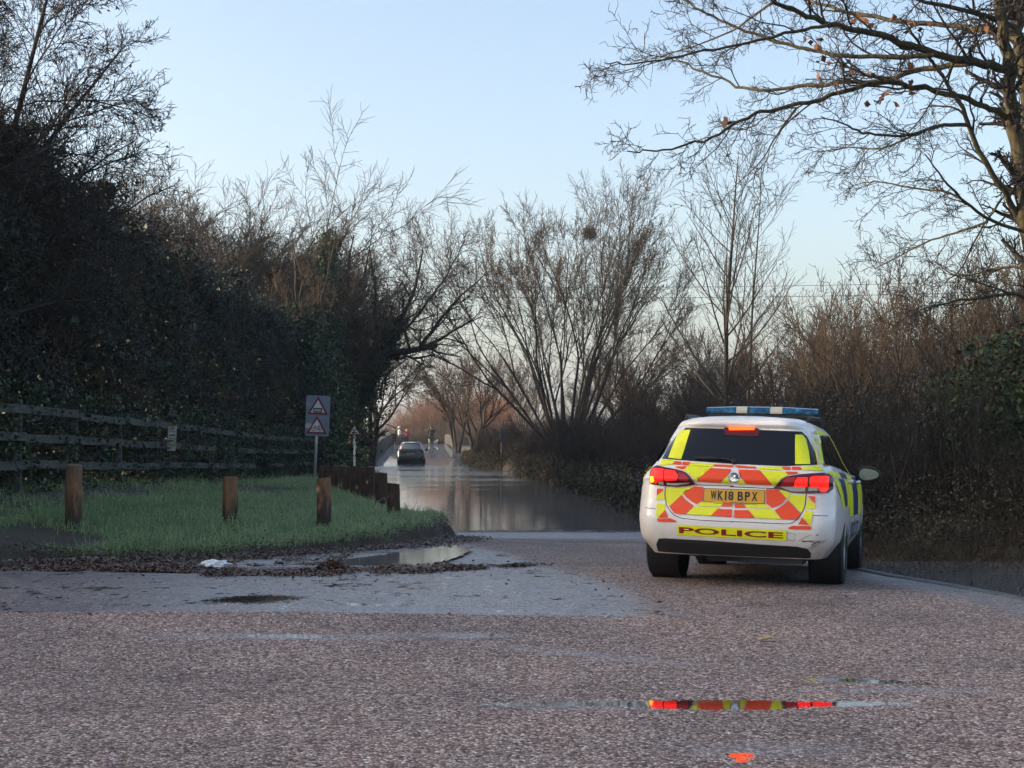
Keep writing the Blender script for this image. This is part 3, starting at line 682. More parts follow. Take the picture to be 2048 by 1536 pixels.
# ivy-clad trunks by the road, one leaning out over it
def limb_lines(lines, rng, n_sub, l_sub, rmin, wander=.16, up=.15, levels=2, k3=6, k4=0):
    thick, thin = [], []
    for pts, r0, r1 in lines:
        pts = np.asarray(pts, float); s = np.linspace(0, len(pts) - 1, len(pts) * 4 - 3)
        P = np.stack([np.interp(s, np.arange(len(pts)), pts[:, j]) for j in range(3)], 1)
        for _ in range(2): P[1:-1] = (P[:-2] + 2 * P[1:-1] + P[2:]) / 4
        P[1:-1] += rng.normal(size=P[1:-1].shape) * .012 * np.linalg.norm(P[-1] - P[0]) / 4
        R = np.linspace(r0, r1, len(P)); D = nrm(np.gradient(P, axis=0)); L = np.array([l_sub])
        thick.append(tubes(P[None], R[None], 8))
        ln = np.linalg.norm(P[-1] - P[0]); k = max(3, int(n_sub * ln))
        g1 = kids(rng, P[None], R[None], D[None], L, k, .12, 1.0, .35, 1.05, .5, 1.15, .55, rmin * 1.4, .35, .05, 6, wander, up, .4)
        g2 = kids(rng, *g1[:3], g1[3], k3, .15, 1, .35, 1.0, .35, .65, .65, rmin, .4, .0, 5, wander * 1.4, up * .6, .55)
        thin += [tubes(g1[0], g1[1], 4), tubes(g2[0], g2[1], 3)]
        if k4:
            g3 = kids(rng, *g2[:3], g2[3], k4, .15, 1, .4, 1.1, .35, .7, .8, rmin * .85, .3, .0, 3, wander * 2.0, up * .4, .7)
            thin.append(tubes(g3[0], g3[1], 3))
    return merge(thick), merge(thin)
rng = np.random.default_rng(31)
def line(pts, y): return [at(u, v, y if np.isscalar(y) else yy) for (u, v), yy in zip(pts, [y] * len(pts) if np.isscalar(y) else y)]
LY = 64
lean = [(line([(700, 945), (705, 860), (722, 790), (748, 735), (772, 708)], LY), .40, .22),
        (line([(772, 708), (815, 702), (850, 696), (872, 692)], [64, 63.5, 63, 62.5]), .16, .10),
        (line([(772, 708), (786, 672), (800, 640), (822, 600), (835, 560), (846, 500)], LY), .15, .03),
        (line([(835, 700), (868, 655), (900, 612), (930, 585), (975, 545)], [63.5, 63, 62, 61, 60]), .09, .02),
        (line([(830, 700), (880, 680), (925, 650), (965, 632)], [63.5, 63, 62, 61]), .08, .02),
        (line([(795, 672), (830, 640), (870, 585), (900, 540), (930, 480)], LY), .07, .02),
        (line([(750, 730), (765, 690), (748, 640), (752, 590), (740, 500)], LY), .14, .03),
        (line([(762, 800), (762, 765), (790, 735), (822, 712)], LY), .05, .02)]
a_, b_ = limb_lines(lean, rng, 2.2, 2.0, .010, .16, .35, k3=9, k4=4)
e = tag(empty('leaning_tree', (0, 0, 0)), 'ivy covered tree leaning out over the flooded lane with one level limb', 'tree')
mesh_np('trunk', *a_, M['bark'], e, smooth_sh=True); mesh_np('crown', *b_, M['twig'], e)
def ivy_on(path, n, r, rng, size=(.07, .16)):
    path = np.asarray(path); s = rng.uniform(0, len(path) - 1, n); i = np.minimum(s.astype(int), len(path) - 2); w = (s - i)[:, None]
    p = path[i] * (1 - w) + path[i + 1] * w; d = rand_dirs(rng, n); rr_ = np.interp(s, np.arange(len(path)), r) if np.ndim(r) else r
    p = p + d * np.array([1, 1, .6]) * (rr_ * rng.uniform(.45, 1.15, n) * (1 + .45 * wob(p[:, 2] * 2.3 + 3 * d[:, 0], p[:, 2] * 1.4 + p[:, 0])))[:, None]
    return leaves(rng, p, *size, .75)
mesh_np('ivy', *ivy_on(line([(700, 945), (705, 860), (725, 790), (750, 735), (775, 690), (800, 640)], LY), 9000, [1.0, 1.1, .95, .7, .45, .35], rng), M['ivy'], e)
trk = []
for (u0, u1, vt, y_, r_, lab) in ((648, 652, 470, 57, 1.05, 'upright ivy wrapped trunk directly behind the double warning sign'), (612, 600, 560, 53, 1.15, 'stout ivy smothered tree at the far corner of the hedge'), (684, 694, 500, 67, .85, 'slender ivy clad tree between the sign and the leaning tree')):
    e = tag(empty('ivy_tree', (0, 0, 0)), lab, 'tree')
    pth = line([(u0, 950), (u0, 850), ((u0 + u1) / 2, 740), (u1, 620), (u1 + 6, vt)], y_)
    a_, b_ = limb_lines([(pth, .22, .05), (line([(u0, 740), (u0 - 18, 640), (u0 - 22, 520)], y_), .10, .03), (line([(u0, 700), (u0 + 34, 600), (u0 + 60, 470)], y_), .10, .02)], rng, 1.8, 1.9, .010, .15, .5, k3=8, k4=3)
    mesh_np('trunk', *a_, M['bark'], e, smooth_sh=True); mesh_np('crown', *b_, M['twig'], e)
    mesh_np('ivy', *ivy_on(pth[:4] if vt > 480 else pth, 10000, [r_, r_ * 1.2, r_ * 1.0, r_ * .7, r_ * .45][:4 if vt > 480 else 5], rng), M['ivy'], e)
# low ivy and bramble at the foot of those trunks
n = 14000; y = rng.uniform(50, 92, n); x = xl(y) - .5 - rng.exponential(1.0, n); z = np.where(y < 90, .0, .3) + rng.uniform(0, 1, n) ** 1.3 * (1.9 + .7 * np.sin(y * .9)) * np.clip((-(x - xl(y))) * .9, .15, 1.3)
kp = (x < (738 - 1024) * y / F_PX) & ~((y < 73) & (x > (692 - 1024) * y / F_PX))
V, Fq = leaves(rng, np.stack([x, y, z], 1)[kp], .08, .2, .7); tag(mesh_np('undergrowth', V, Fq, M['ivy']), kind='stuff')

# ---------------------------------------------------------------- right side
rng = np.random.default_rng(41)
gM = forked_tree(51, 14.2, 22, .74, .105, .42, 5, (2, 3, 2, 2, 2), (.18, .42), .62, .15, .009, .06, 7, 4)
put_tree('multistem_tree', gM, (2.75, 76, 0), 'large bare many stemmed tree fanning out at the centre with a nest in its crown', 'tree', M['bark'], M['twig'], sc=1.0)
e = tag(empty('bird_nest', at(1180, 466, 75)), 'dark ball shaped nest high in the many stemmed tree', 'nest')
n = 420; d = rand_dirs(rng, n); g = grow(rng, d * .16 * np.array([1, 1, .8]), rand_dirs(rng, n), np.full(n, .34), np.full(n, .012), 3, .3, 0, .7)
mesh_np('sticks', *tubes(g[0], g[1], 3), M['twig_dark'], e)
ga = tree_geo(52, 12.0, 1, .03, .12, 26, 7, 4, .54, .30, .16, (.65, 1.0), rmin=.0065, wand=.045)
gb = tree_geo(53, 9.8, 1, .05, .085, 20, 6, 4, .40, .30, .18, (.65, 1.0), rmin=.0065, wand=.045)
sel = ga[2][::6]; put_tree('slender_tree', ga, (6.45, 45, .3), 'tall slender bare tree with a straight trunk behind the police car', 'tree', M['bark'], M['twig_dark'], leaf=(*leaves(rng, sel, .05, .09, .6), M['twig_dark']))
put_tree('slender_tree', gb, (7.2, 46.5, .3), 'thinner bare tree standing close beside the tall slender one', 'tree', M['bark'], M['twig_dark'])

# the near tree on the right: limbs reaching out over the road
NY = 16.0
def nl(pts, y0=NY, y1=NY):
    n = len(pts); return [at(1200 + X / 2.4, Y / 2.4, y0 + (y1 - y0) * (k / (n - 1))) for k, (X, Y) in enumerate(pts)]
near = [([at(2150, 1120, 16.2), at(2112, 800, 16.1)] + nl([(2080, 1200), (2035, 900), (1990, 600), (1955, 330), (1930, 100), (1890, -80), (1850, -300)]), .105, .048),
        ([at(2150, 1120, 16.2), at(2118, 700, 16.3)] + nl([(2100, 900), (2055, 500), (2010, 200), (1985, 0), (1960, -250)], 16.4, 16.8), .115, .065),
        (nl([(1985, 350), (1900, 315), (1800, 295), (1600, 262), (1450, 200), (1250, 145), (1100, 118), (950, 60), (830, 10), (780, -40)], 16, 14.2), .052, .016),
        (nl([(1800, 300), (1560, 325), (1370, 390), (1180, 395), (1000, 410), (750, 438), (620, 402), (450, 330), (330, 270)], 15.9, 17.8), .034, .008),
        (nl([(1985, 580), (1880, 520), (1750, 470), (1500, 400), (1280, 395), (1050, 480), (850, 530), (700, 555), (620, 625), (450, 690), (250, 735), (130, 725)], 16, 14.6), .036, .006),
        (nl([(2010, 190), (1880, 150), (1750, 130), (1450, 100), (1200, 60), (1000, 5), (900, -40)], 16.5, 18.5), .040, .014),
        (nl([(1990, 130), (1820, 60), (1600, 20), (1450, -30)], 16.4, 15), .035, .015),
        (nl([(2090, 1180), (1990, 1020), (1925, 900), (1790, 650), (1720, 480), (1610, 320), (1540, 230)], 16.2, 15.2), .040, .013),
        (nl([(1765, 600), (1660, 595), (1540, 640), (1400, 655), (1250, 640), (1180, 590), (1060, 560)], 15.6, 14.4), .022, .006),
        (nl([(1540, 640), (1350, 720), (1190, 705), (1040, 735)], 15.5, 16.5), .013, .005),
        (nl([(2085, 1120), (1880, 1070), (1740, 960), (1650, 860), (1560, 740)], 16, 14.6), .022, .006),
        (nl([(1760, 975), (1690, 925), (1480, 900), (1340, 870), (1250, 880)], 15.5, 16.5), .014, .005),
        (nl([(1860, 1065), (1700, 1120), (1560, 1160), (1400, 1250), (1320, 1290)], 15.8, 17), .014, .005),
        (nl([(1930, 950), (1850, 1070), (1780, 1190), (1740, 1290), (1660, 1350)], 16, 16.6), .014, .005),
        (nl([(1600, 265), (1300, 272), (1100, 265), (1000, 240), (800, 190), (600, 110), (480, 50), (380, -20)], 15.2, 15.8), .026, .008),
        (nl([(1100, 120), (950, 140), (700, 205), (500, 240), (300, 290), (100, 310), (20, 300)], 14.6, 14.0), .018, .005),
        (nl([(830, 10), (760, 60), (640, 150), (450, 225), (250, 280)], 14.3, 15.0), .014, .005),
        (nl([(940, 520), (850, 640), (790, 760), (640, 900)], 15, 16), .012, .004),
        (nl([(1700, 300), (1640, 410), (1520, 600), (1440, 680)], 15.6, 14.6), .012, .004),
        (nl([(2150, 1500), (2000, 1400), (1850, 1430), (1700, 1440), (1560, 1480)], 16, 15.2), .026, .007),
        (nl([(2150, 1330), (1980, 1270), (1840, 1310), (1700, 1330), (1600, 1250)], 16, 17), .018, .006)]
a_, b_ = limb_lines(near, rng, 4.6, .80, .0034, .22, .05, k3=7, k4=5)
e = tag(empty('overhanging_tree', (0, 0, 0)), 'big near tree whose bare limbs reach in from the upper right corner', 'tree')
mesh_np('trunk', *a_, M['bark_mossy'], e, smooth_sh=True); mesh_np('crown', *b_, M['twig_dark'], e)
# withered leaves still hanging on it
pts = []
for (X, Y) in [(1040, 230), (1060, 190), (1150, 130), (1215, 100), (1260, 100), (1290, 120), (1480, 150), (1500, 130), (1050, 300), (1100, 285), (1200, 270), (1240, 350), (1200, 345), (1300, 350), (1060, 370), (1120, 395), (1490, 400), (1500, 440), (1350, 460), (1380, 445), (1420, 500), (1290, 505), (1760, 350), (1860, 135), (1580, 115), (610, 580), (1230, 70), (1450, 210), (1370, 190), (1160, 310), (1490, 310), (1330, 480), (1000, 205), (1540, 160), (1400, 80)]:
    for k in range(3): pts.append(at(1200 + (X + rng.normal() * 9) / 2.4, (Y + rng.normal() * 9) / 2.4, 15.4 + rng.normal() * .4))
mesh_np('leaves', *leaves(rng, np.array(pts), .05, .11, .7), M['redleaf'], e)

# thicket along the right bank: stems, twigs and leaf scraps, too tangled to count
def shrub_geo(seed, h, stems, rmin):
    r = np.random.default_rng(seed)
    az = r.uniform(0, 6.28, stems); sp = r.uniform(.05, .65, stems); D0 = np.stack([np.cos(az) * np.sin(sp), np.sin(az) * np.sin(sp), np.cos(sp)], 1)
    P0 = np.stack([r.normal(size=stems) * .45, r.normal(size=stems) * .45, np.full(stems, -.2)], 1); L = h * r.uniform(.6, 1.05, stems)
    g0 = grow(r, P0, D0, L, np.full(stems, .022), 7, .11, .15, .3)
    g1 = kids(r, *g0, L, 10, .15, 1, .35, 1.1, .22, .42, .6, rmin * 1.2, .4, .05, 5, .16, .1, .5); g2 = kids(r, *g1[:3], g1[3], 6, .1, 1, .4, 1.1, .35, .7, .7, rmin, .3, 0, 3, .22, .05, .7)
    return merge([tubes(g0[0], g0[1], 4), tubes(g1[0], g1[1], 3), tubes(g2[0], g2[1], 3)])
SH = [shrub_geo(60 + k, 3.2, 30, .005) for k in range(4)]
def scatter(geos, places, rng):
    Vs, Fs, n = [], [], 0
    for (x, y, z, s) in places:
        V, Fq = geos[rng.integers(len(geos))]; a = rng.uniform(0, 6.28); c, q = math.cos(a), math.sin(a)
        W = np.stack([V[:, 0] * c - V[:, 1] * q, V[:, 0] * q + V[:, 1] * c, V[:, 2]], 1) * s + np.array([x, y, z]); Vs.append(W); Fs.append(Fq + n); n += len(W)
    return np.concatenate(Vs), np.concatenate(Fs)
pl = []
for y in np.arange(18.5, 98, 1.7):
    for k in range(3 if y < 60 else 2):
        dx = .9 + 1.9 * k + rng.uniform(-.4, .7) + (2.0 if y < 20 else 0)
        x = float(xr(y)) + dx
        if 72 < y < 81 and k == 0: continue
        s = (.58 + .14 * k) * rng.uniform(.65, 1.25) * (.85 if y < 30 else 1.0); pl.append((x, y + rng.uniform(-.6, .6), .0 if y > 22 else -.05, s))
V, Fq = scatter(SH, pl, rng); th = tag(mesh_np('thicket', V, Fq, M['twig_dark']), kind='stuff')
n = 260000; y = 17.5 + 80 * rng.uniform(0, 1, n) ** 1.5; dx = rng.uniform(-.15, 5.5, n) ** 1.0
hmax = (.40 + .44 * np.clip(dx, 0, 4.5)) * (1 + .3 * wob(y * .9, dx)) * np.where(y < 24, .85, 1.0)
z = hmax * rng.uniform(0, 1, n) ** 1.15; x = xr(y) + dx + np.where(y < 21, (21 - y) * .45, 0)
kp = ((wob(y * 2.0 + z, z * 2.6 + x) > -.30) | (rng.uniform(0, 1, n) < .25)) & ~((y > 70) & (y < 81) & (dx < 1.1))
n2 = 70000; y2 = rng.uniform(21, 100, n2); d2 = rng.uniform(-.25, 1.5, n2); z2 = np.maximum(ground_z(xr(y2) + d2, y2), WATER_Z) + rng.uniform(0, .75, n2) * (1 + .4 * wob(y2, d2))
C2 = np.stack([xr(y2) + d2, y2, z2], 1)[~((y2 > 70) & (y2 < 81) & (d2 < .9))]; C = np.concatenate([np.stack([x, y, z], 1)[kp], C2]); near_ = (C[:, 1] < 27)
VF = [leaves(rng, C[near_], .02, .055, .5), leaves(rng, C[~near_], .03, .09, .6)]
V, Fq = merge(VF); tag(mesh_np('bramble_undergrowth', V, Fq, M['bramble']), kind='stuff')
# evergreen bush at the right edge of the view
e = tag(empty('evergreen_bush', (8.0, 21.0, 0)), 'green leaved evergreen bush at the right edge behind the wet verge', 'bush')
n = 16000; d = rand_dirs(rng, n); r_ = rng.uniform(.55, 1.05, n) ** .6 * (1 + .28 * wob(d[:, 0] * 5 + 1, d[:, 2] * 5)); C = d * r_[:, None] * np.array([2.1, 1.5, 1.5]) + np.array([.1, 0, 1.55])
V, Fq = leaves(rng, C, .06, .13, .55); mesh_np('foliage', V, Fq, M['evergreen'], e)
g = tree_geo(71, 3.0, 6, .5, .05, 9, 6, 4, .4, .2, .1, rmin=.006); mesh_np('stems', *merge([g[0], g[1]]), M['twig_dark'], e)
# brown dead bracken and fallen leaves on the wet verge
n = 5200; y = rng.uniform(15.8, 25, n); x = xr(y) + .9 + rng.uniform(0, 4.5, n) ** 1.0; z = ground_z(x, y)
P0 = np.stack([x, y, z], 1); g = grow(rng, P0, nrm(np.stack([rng.normal(size=n) * .6, rng.normal(size=n) * .6, np.abs(rng.normal(size=n)) + .4], 1)), rng.uniform(.25, .9, n), np.full(n, .005), 4, .22, 0, .5, .5)
tag(mesh_np('dead_bracken', *tubes(g[0], g[1], 3), M['twig_brown']), kind='stuff')

# distant trees and wood
gF = [forked_tree(80 + k, 11.0, 3, .30, .16, .26, 6, (3, 3, 2, 2, 2, 2), (.26, .58), .76, .15, .011, side_n=4, tip_n=2) for k in range(4)]
gFm = [merge([a[0], a[1]]) for a in gF]
gS = [merge(list(forked_tree(90 + k, 11.0, 2, .22, .17, .30, 5, (3, 2, 2, 2, 2), (.24, .55), .74, .18, .013, side_n=3, tip_n=2)[:2])) for k in range(4)]
far_trees = [(-2.2, 96, 0, .92, 'twig_brown', 'brown bare tree left of the many stemmed tree at the lane edge'), (-4.0, 110, .3, .86, 'twig', 'grey bare tree beside the bridge parapet on the right bank'),
             (6.5, 88, 0, .95, 'twig', 'bare tree just right of the many stemmed tree, partly behind it')]
for k, (x, y, z, s, mt, lab) in enumerate(far_trees): put_tree('bare_tree', gF[k], (x, y, z), lab, 'tree', M['bark'], M[mt], None, k * 1.3, s)
pl = [(x + rng.normal() * 1.0, y + rng.normal() * 2, 0, s * rng.uniform(.85, 1.1)) for x, y, s in [(10, 72, .62), (13, 70, .66), (16, 74, .68), (19.5, 72, .75), (23, 74, .85), (26, 72, .9), (29, 78, .95), (33, 80, 1.0), (12, 90, .8), (17, 96, .85), (22, 98, .9), (28, 100, 1.0), (35, 104, 1.05), (41, 100, 1.1), (8, 60, .45), (11, 56, .45), (14, 54, .5), (18, 58, .55), (7.5, 34, .36), (9, 38, .44), (10, 33, .46), (11.5, 40, .54), (12.5, 35, .52), (14, 42, .6), (16, 45, .66), (18, 48, .68), (20, 50, .75), (15, 64, .8), (20, 64, .85), (24, 66, .9), (8, 48, .46), (11, 47, .54), (5.5, 58, .5), (6, 66, .58), (4.8, 52, .38), (12, 30, .40), (14.5, 37, .52), (9.8, 27, .34), (17, 56, .75), (13, 60, .72), (10, 62, .66), (30, 70, .85), (34, 74, .9), (38, 84, 1.0), (26, 84, .9), (1, 120, .9), (5, 112, .8), (9, 118, .85), (-17, 82, .9), (-20, 76, .9), (-14, 90, .85), (-23, 86, 1), (-18, 100, 1), (-24, 110, 1.1)]]
V, Fq = scatter(gFm, [q for q in pl if q[1] >= 69], rng); tag(mesh_np('woodland', V, Fq, M['twig_brown']), kind='stuff')
small = [(7.6, 24.5, 0, .40), (8.6, 26, 0, .48), (9.6, 25, 0, .46), (10.4, 28, 0, .55), (9.0, 30, 0, .50), (11.6, 27.5, 0, .56), (7.4, 31, 0, .44), (12.4, 32, 0, .62), (8.2, 36, 0, .50), (10.6, 35, 0, .60), (6.8, 38, 0, .46), (13.6, 38, 0, .70), (6.0, 34, 0, .38), (15, 34, 0, .66), (9.4, 42, 0, .62), (12, 46, 0, .75)]
VF = [scatter(gFm, [q for q in pl if 40 < q[1] < 69], rng), scatter(gS, small, rng)]
V, Fq = merge(VF); tag(mesh_np('scrub_wood', V, Fq, M['twig']), kind='stuff')
pl = [(x + rng.normal(), y + rng.normal() * 3, z, s * rng.uniform(.85, 1.1)) for x, y, z, s in [(-14.4, 190, 0, .42), (-12.6, 193, 0, .58), (-10.4, 192, 0, .68), (-8.4, 190, 0, .85), (-6, 188, 0, 1.0), (-3, 186, 0, 1.05), (-12.2, 202, 0, .62), (-9.6, 205, 0, .80), (-6.6, 204, 0, 1.0), (-4, 170, .2, .7), (-2, 160, .2, .75), (0, 150, .2, .75), (-3, 145, .3, .6)]]
V, Fq = scatter(gFm, pl, rng); tag(mesh_np('russet_woodland', V, Fq, M['twig_red']), kind='stuff')
pl = [(x, y, -.2, rng.uniform(.8, 1.3)) for x, y in [(-15.5, 176), (-13, 176), (-10.5, 177), (-8, 176), (-5.5, 172), (-16.5, 180), (-12, 182), (-9, 182), (-6, 180), (-4, 165), (-3, 158)]]
V, Fq = scatter(SH, [(x, y, -.2, s_) for x, y, s_ in [(-14.6, 189, 1.6), (-12.6, 192, 2.0), (-10.6, 190, 2.2), (-8.8, 193, 2.5), (-6.8, 190, 2.6), (-4.8, 188, 2.6), (-11.8, 198, 2.4)]], rng); tag(mesh_np('russet_scrub', V, Fq, M['twig_red']), kind='stuff')
V, Fq = scatter(SH, pl, rng); tag(mesh_np('roadside_scrub', V, Fq, M['twig_brown']), kind='stuff')

# added unseen trees and hedge on the left, keeping low sun off the junction
pl = [(-19 + rng.normal() * 1.5, y, 0, rng.uniform(.42, .52)) for y in np.arange(-34, 15, 1.8)] + [(-24 + rng.normal() * 2, y, 0, .55) for y in np.arange(-36, 20, 2.2)]
V, Fq = scatter(gFm, pl, rng); tag(mesh_np('unseen_shade_wood', V, Fq, M['twig']), kind='stuff')
n = 60000; y = rng.uniform(-40, 14.2, n); V, Fq = leaves(rng, np.stack([-17 - rng.exponential(1.2, n), y, rng.uniform(0, 1, n) * (5.3 + .4 * np.sin(y))], 1), .2, .5, .7)
tag(mesh_np('unseen_shade_hedge', V, Fq, M['hedge']), 'added unseen hedge left of the camera, shading the junction', 'hedge')

# ---------------------------------------------------------------- grass, litter
rng = np.random.default_rng(91)
n = 330000
y = 14.6 + 27 * rng.uniform(0, 1, n) ** 1.35; x = rng.uniform(-9.5, -.7, n)
dl = left_d(x, y); bare = wob(x * .9 + 4, y * .9) * .5 + wob(x * 2.6, y * 2.2) * .35
mud = np.exp(-((x + 5.3) ** 2 / .35 + (y - 16.2) ** 2 / 1.2)) * 1.6 + np.exp(-((x + 5.3) ** 2 / .8 + (y - 33) ** 2 / 8.0)) + np.exp(-((x + 6.6) / .5) ** 2) * .6
ok = (dl > .2) & (x > -7.2) & (bare + rng.normal(size=n) * .25 - mud * 1.1 > -.22) & (ground_z(x, y) > WATER_Z + .02) & (rng.uniform(0, 1, n) < smooth((dl - .08) / .35) + .18)
x, y, dl = x[ok], y[ok], dl[ok]; n = len(x); tuft = (wob(x * 3.3, y * 3.1) + .6 * wob(x * 7, y * 7) > .42) & (rng.uniform(0, 1, n) < .5); z = ground_z(x, y) - .01
h = (.05 + .13 * rng.uniform(0, 1, n) ** 1.6) * (.95 + .55 * wob(x * 1.7, y * 1.9) + .4 * wob(x * 4, y * 4)) * np.clip(.5 + dl, .5, 1.15); az = rng.uniform(0, 6.28, n); ln = rng.uniform(.25, 1.25, n); h = np.where(tuft, h * 1.5 + .05, h); ln = np.where(tuft, ln + .5, ln)
dirv = np.stack([np.cos(az), np.sin(az), 0 * az], 1); w = rng.uniform(.0025, .006, n)[:, None]; sv = np.stack([-np.sin(az), np.cos(az), 0 * az], 1) * w
b0 = np.stack([x, y, z], 1); b1 = b0 + dirv * (h * ln * .35)[:, None] + np.array([0, 0, 1]) * (h * .65)[:, None]; b2 = b0 + dirv * (h * ln)[:, None] + np.array([0, 0, 1]) * (h * np.maximum(.25, 1 - .5 * ln))[:, None]
V = np.stack([b0 - sv, b0 + sv, b1 + sv * .8, b1 - sv * .8, b2 + sv * .1, b2 - sv * .1], 1).reshape(-1, 3); i = np.arange(n)[:, None] * 6
tag(mesh_np('grass', V, np.concatenate([i + np.array([[0, 1, 2, 3]]), i + np.array([[3, 2, 4, 5]])]), M['grassblade']), kind='stuff')

def flat_leaves(x, y, z, lo, hi, rng, tilt=.35):
    n = len(x); az = rng.uniform(0, 6.28, n); up = nrm(np.stack([rng.normal(size=n) * tilt, rng.normal(size=n) * tilt, np.ones(n)], 1))
    a = nrm(np.cross(up, np.stack([np.cos(az), np.sin(az), 0 * az], 1))); b = np.cross(up, a); s = rng.uniform(lo, hi, n)[:, None] / 2
    V = np.stack([-a * s, (b * .55 + up * .22) * s, a * s, (-b * .55 + up * .22) * s], 1) + np.stack([x, y, z], 1)[:, None]
    return V.reshape(-1, 3), np.arange(n * 4).reshape(-1, 4)
# mulch of leaves swept against the kerb
n = 60000; u = rng.uniform(0, 1, n); x = -6.5 + 7.4 * u; yk = np.interp(x, [-8, -5, -4, -2.6, -1.45, -.85, -.6, .3, 1], [14.6, 14.8, 15.2, 16.3, 18.0, 20.0, 21.0, 15.6, 15])
band = np.interp(x, [-6.5, -4, -3, -2.3, -1.5, -.9, -.3, .2, .5], [13.75, 13.75, 13.7, 13.45, 13.6, 13.9, 14.7, 15.5, 15.7]); wd = np.interp(x, [-6.5, -3.2, -2.4, -1, 0, .5], [.75, .75, .5, .42, .36, .14])
t = rng.normal(size=n); y = np.where((x > -2.7), band + t * wd * .45, band + np.abs(t) * .55 - .16)
dens = wob(x * 3, y * 3) + .6 * wob(x * 7, y * 6)
k2 = (dens + rng.normal(size=n) * .3 > .05) & (y < 15.4)
x, y = x[k2], y[k2]; mound = .05 * np.clip(wob(x * 4, y * 4) + .3, 0, 1)
z = road_z(x, y) + .008 + mound * rng.uniform(0, 1, len(x))
n = 9000; s_ = rng.uniform(0, 1, n); kx = np.interp(s_, np.linspace(0, 1, 6), [-5, -4, -2.6, -1.45, -.85, -.75]); ky = np.interp(s_, np.linspace(0, 1, 6), [14.8, 15.2, 16.4, 18.4, 20.8, 22.5])
xa = kx + rng.normal(size=n) * .22; ya = ky + rng.normal(size=n) * .24 - .02; za = np.maximum(ground_z(xa, ya), road_z(xa, ya)) + .015 + .05 * np.exp(-(np.abs(rng.normal(size=n))))
n = 900; xb = rng.uniform(-5.5, 2.8, n); yb = rng.uniform(9.5, 17, n); zb = road_z(xb, yb) + .007; kp = rng.uniform(0, 1, n) < np.where(yb > 12.2, .6, .12); xb, yb, zb = xb[kp], yb[kp], zb[kp]
n = 900; yc = rng.uniform(12.5, 21, n); xc = xr(yc) + .3 + rng.exponential(1.1, n); zc = np.maximum(ground_z(xc, yc), -.17) + .012
n = 16000; xd = rng.uniform(-4.6, -.6, n); yd = 13.9 + rng.uniform(0, 1, n) * np.interp(xd, [-4.6, -4, -2.6, -1.45, -.85, -.6], [1.0, 1.25, 2.3, 3.9, 6, 6]); kp = (wob(xd * 2.3 + 2, yd * 2.6) + .7 * wob(xd * 6, yd * 6) > .05) & (rng.uniform(0, 1, n) < .9); kp &= ~((pud_w(xd, yd) > .45) & (xd > -1.75)); xd, yd = xd[kp], yd[kp]; zd = np.maximum(road_z(xd, yd), PUD_Z - .005) + .008 + .02 * rng.uniform(0, 1, len(xd))
n = 2600; xe = rng.uniform(-6.8, -1.2, n); ye = rng.uniform(15, 27, n); kp = (left_d(xe, ye) > .15) & (wob(xe * 1.5, ye * 1.5) > -.1); xe, ye = xe[kp], ye[kp]; ze = ground_z(xe, ye) + rng.uniform(.02, .10, len(xe))
xx = np.concatenate([x, xa, xb, xc, xd, xe]); yy2 = np.concatenate([y, ya, yb, yc, yd, ye]); zz2 = np.concatenate([z, za, zb, zc, zd, ze])
tag(mesh_np('leaf_litter', *flat_leaves(xx, yy2, zz2, .012, .055, rng, .45), M['deadleaf']), kind='stuff')
# heap of sodden leaves standing in the puddle
cx, cy = float(at(662, 1155, 13.9)[0]), 13.95
n = 900; r_ = np.abs(rng.normal(size=n)) * .13; a = rng.uniform(0, 6.28, n); xh = cx + r_ * np.cos(a) * 1.3; yh = cy + r_ * np.sin(a) * .8; zh = road_z(xh, yh) + .10 * np.exp(-(r_ / .14) ** 2) * rng.uniform(.2, 1, n)
tag(mesh_np('leaf_heap', *flat_leaves(xh, yh, zh, .03, .07, rng, .6), M['deadleaf']), 'small heap of sodden brown leaves at the edge of the puddle', 'leaf heap')
# crumpled white litter by the kerb
cx, cy = float(at(430, 1137, 14.35)[0]), 14.35
bm = bmesh.new(); bmesh.ops.create_icosphere(bm, subdivisions=3, radius=1)
for v in bm.verts:
    q = v.co; f_ = 1 + .35 * math.sin(7 * q.x + 3 * q.y) * math.sin(5 * q.z + 6 * q.y) + rng.normal() * .10
    v.co = Vector((q.x * .125 * f_, q.y * .07 * f_, max(-.2, q.z) * .05 * f_))
me = bpy.data.meshes.new('litter'); bm.to_mesh(me); bm.free(); me.materials.append(M['litter']); o = link('litter', me)
o.location = (cx, cy, float(road_z(cx, cy)) + .035); tag(o, 'crumpled white wrapper on the leaf mulch by the kerb', 'litter')
# one pale leaf lying on the chippings
p = at(1540, 1300, 9.7); o = tag(mesh_np('fallen_leaf', *flat_leaves(np.array([p[0]]), np.array([9.75]), np.array([float(road_z(p[0], 9.75)) + .02]), .15, .151, np.random.default_rng(2), .1), M['yellowleaf']), 'single pale yellow leaf lying on the bare road', 'leaf')
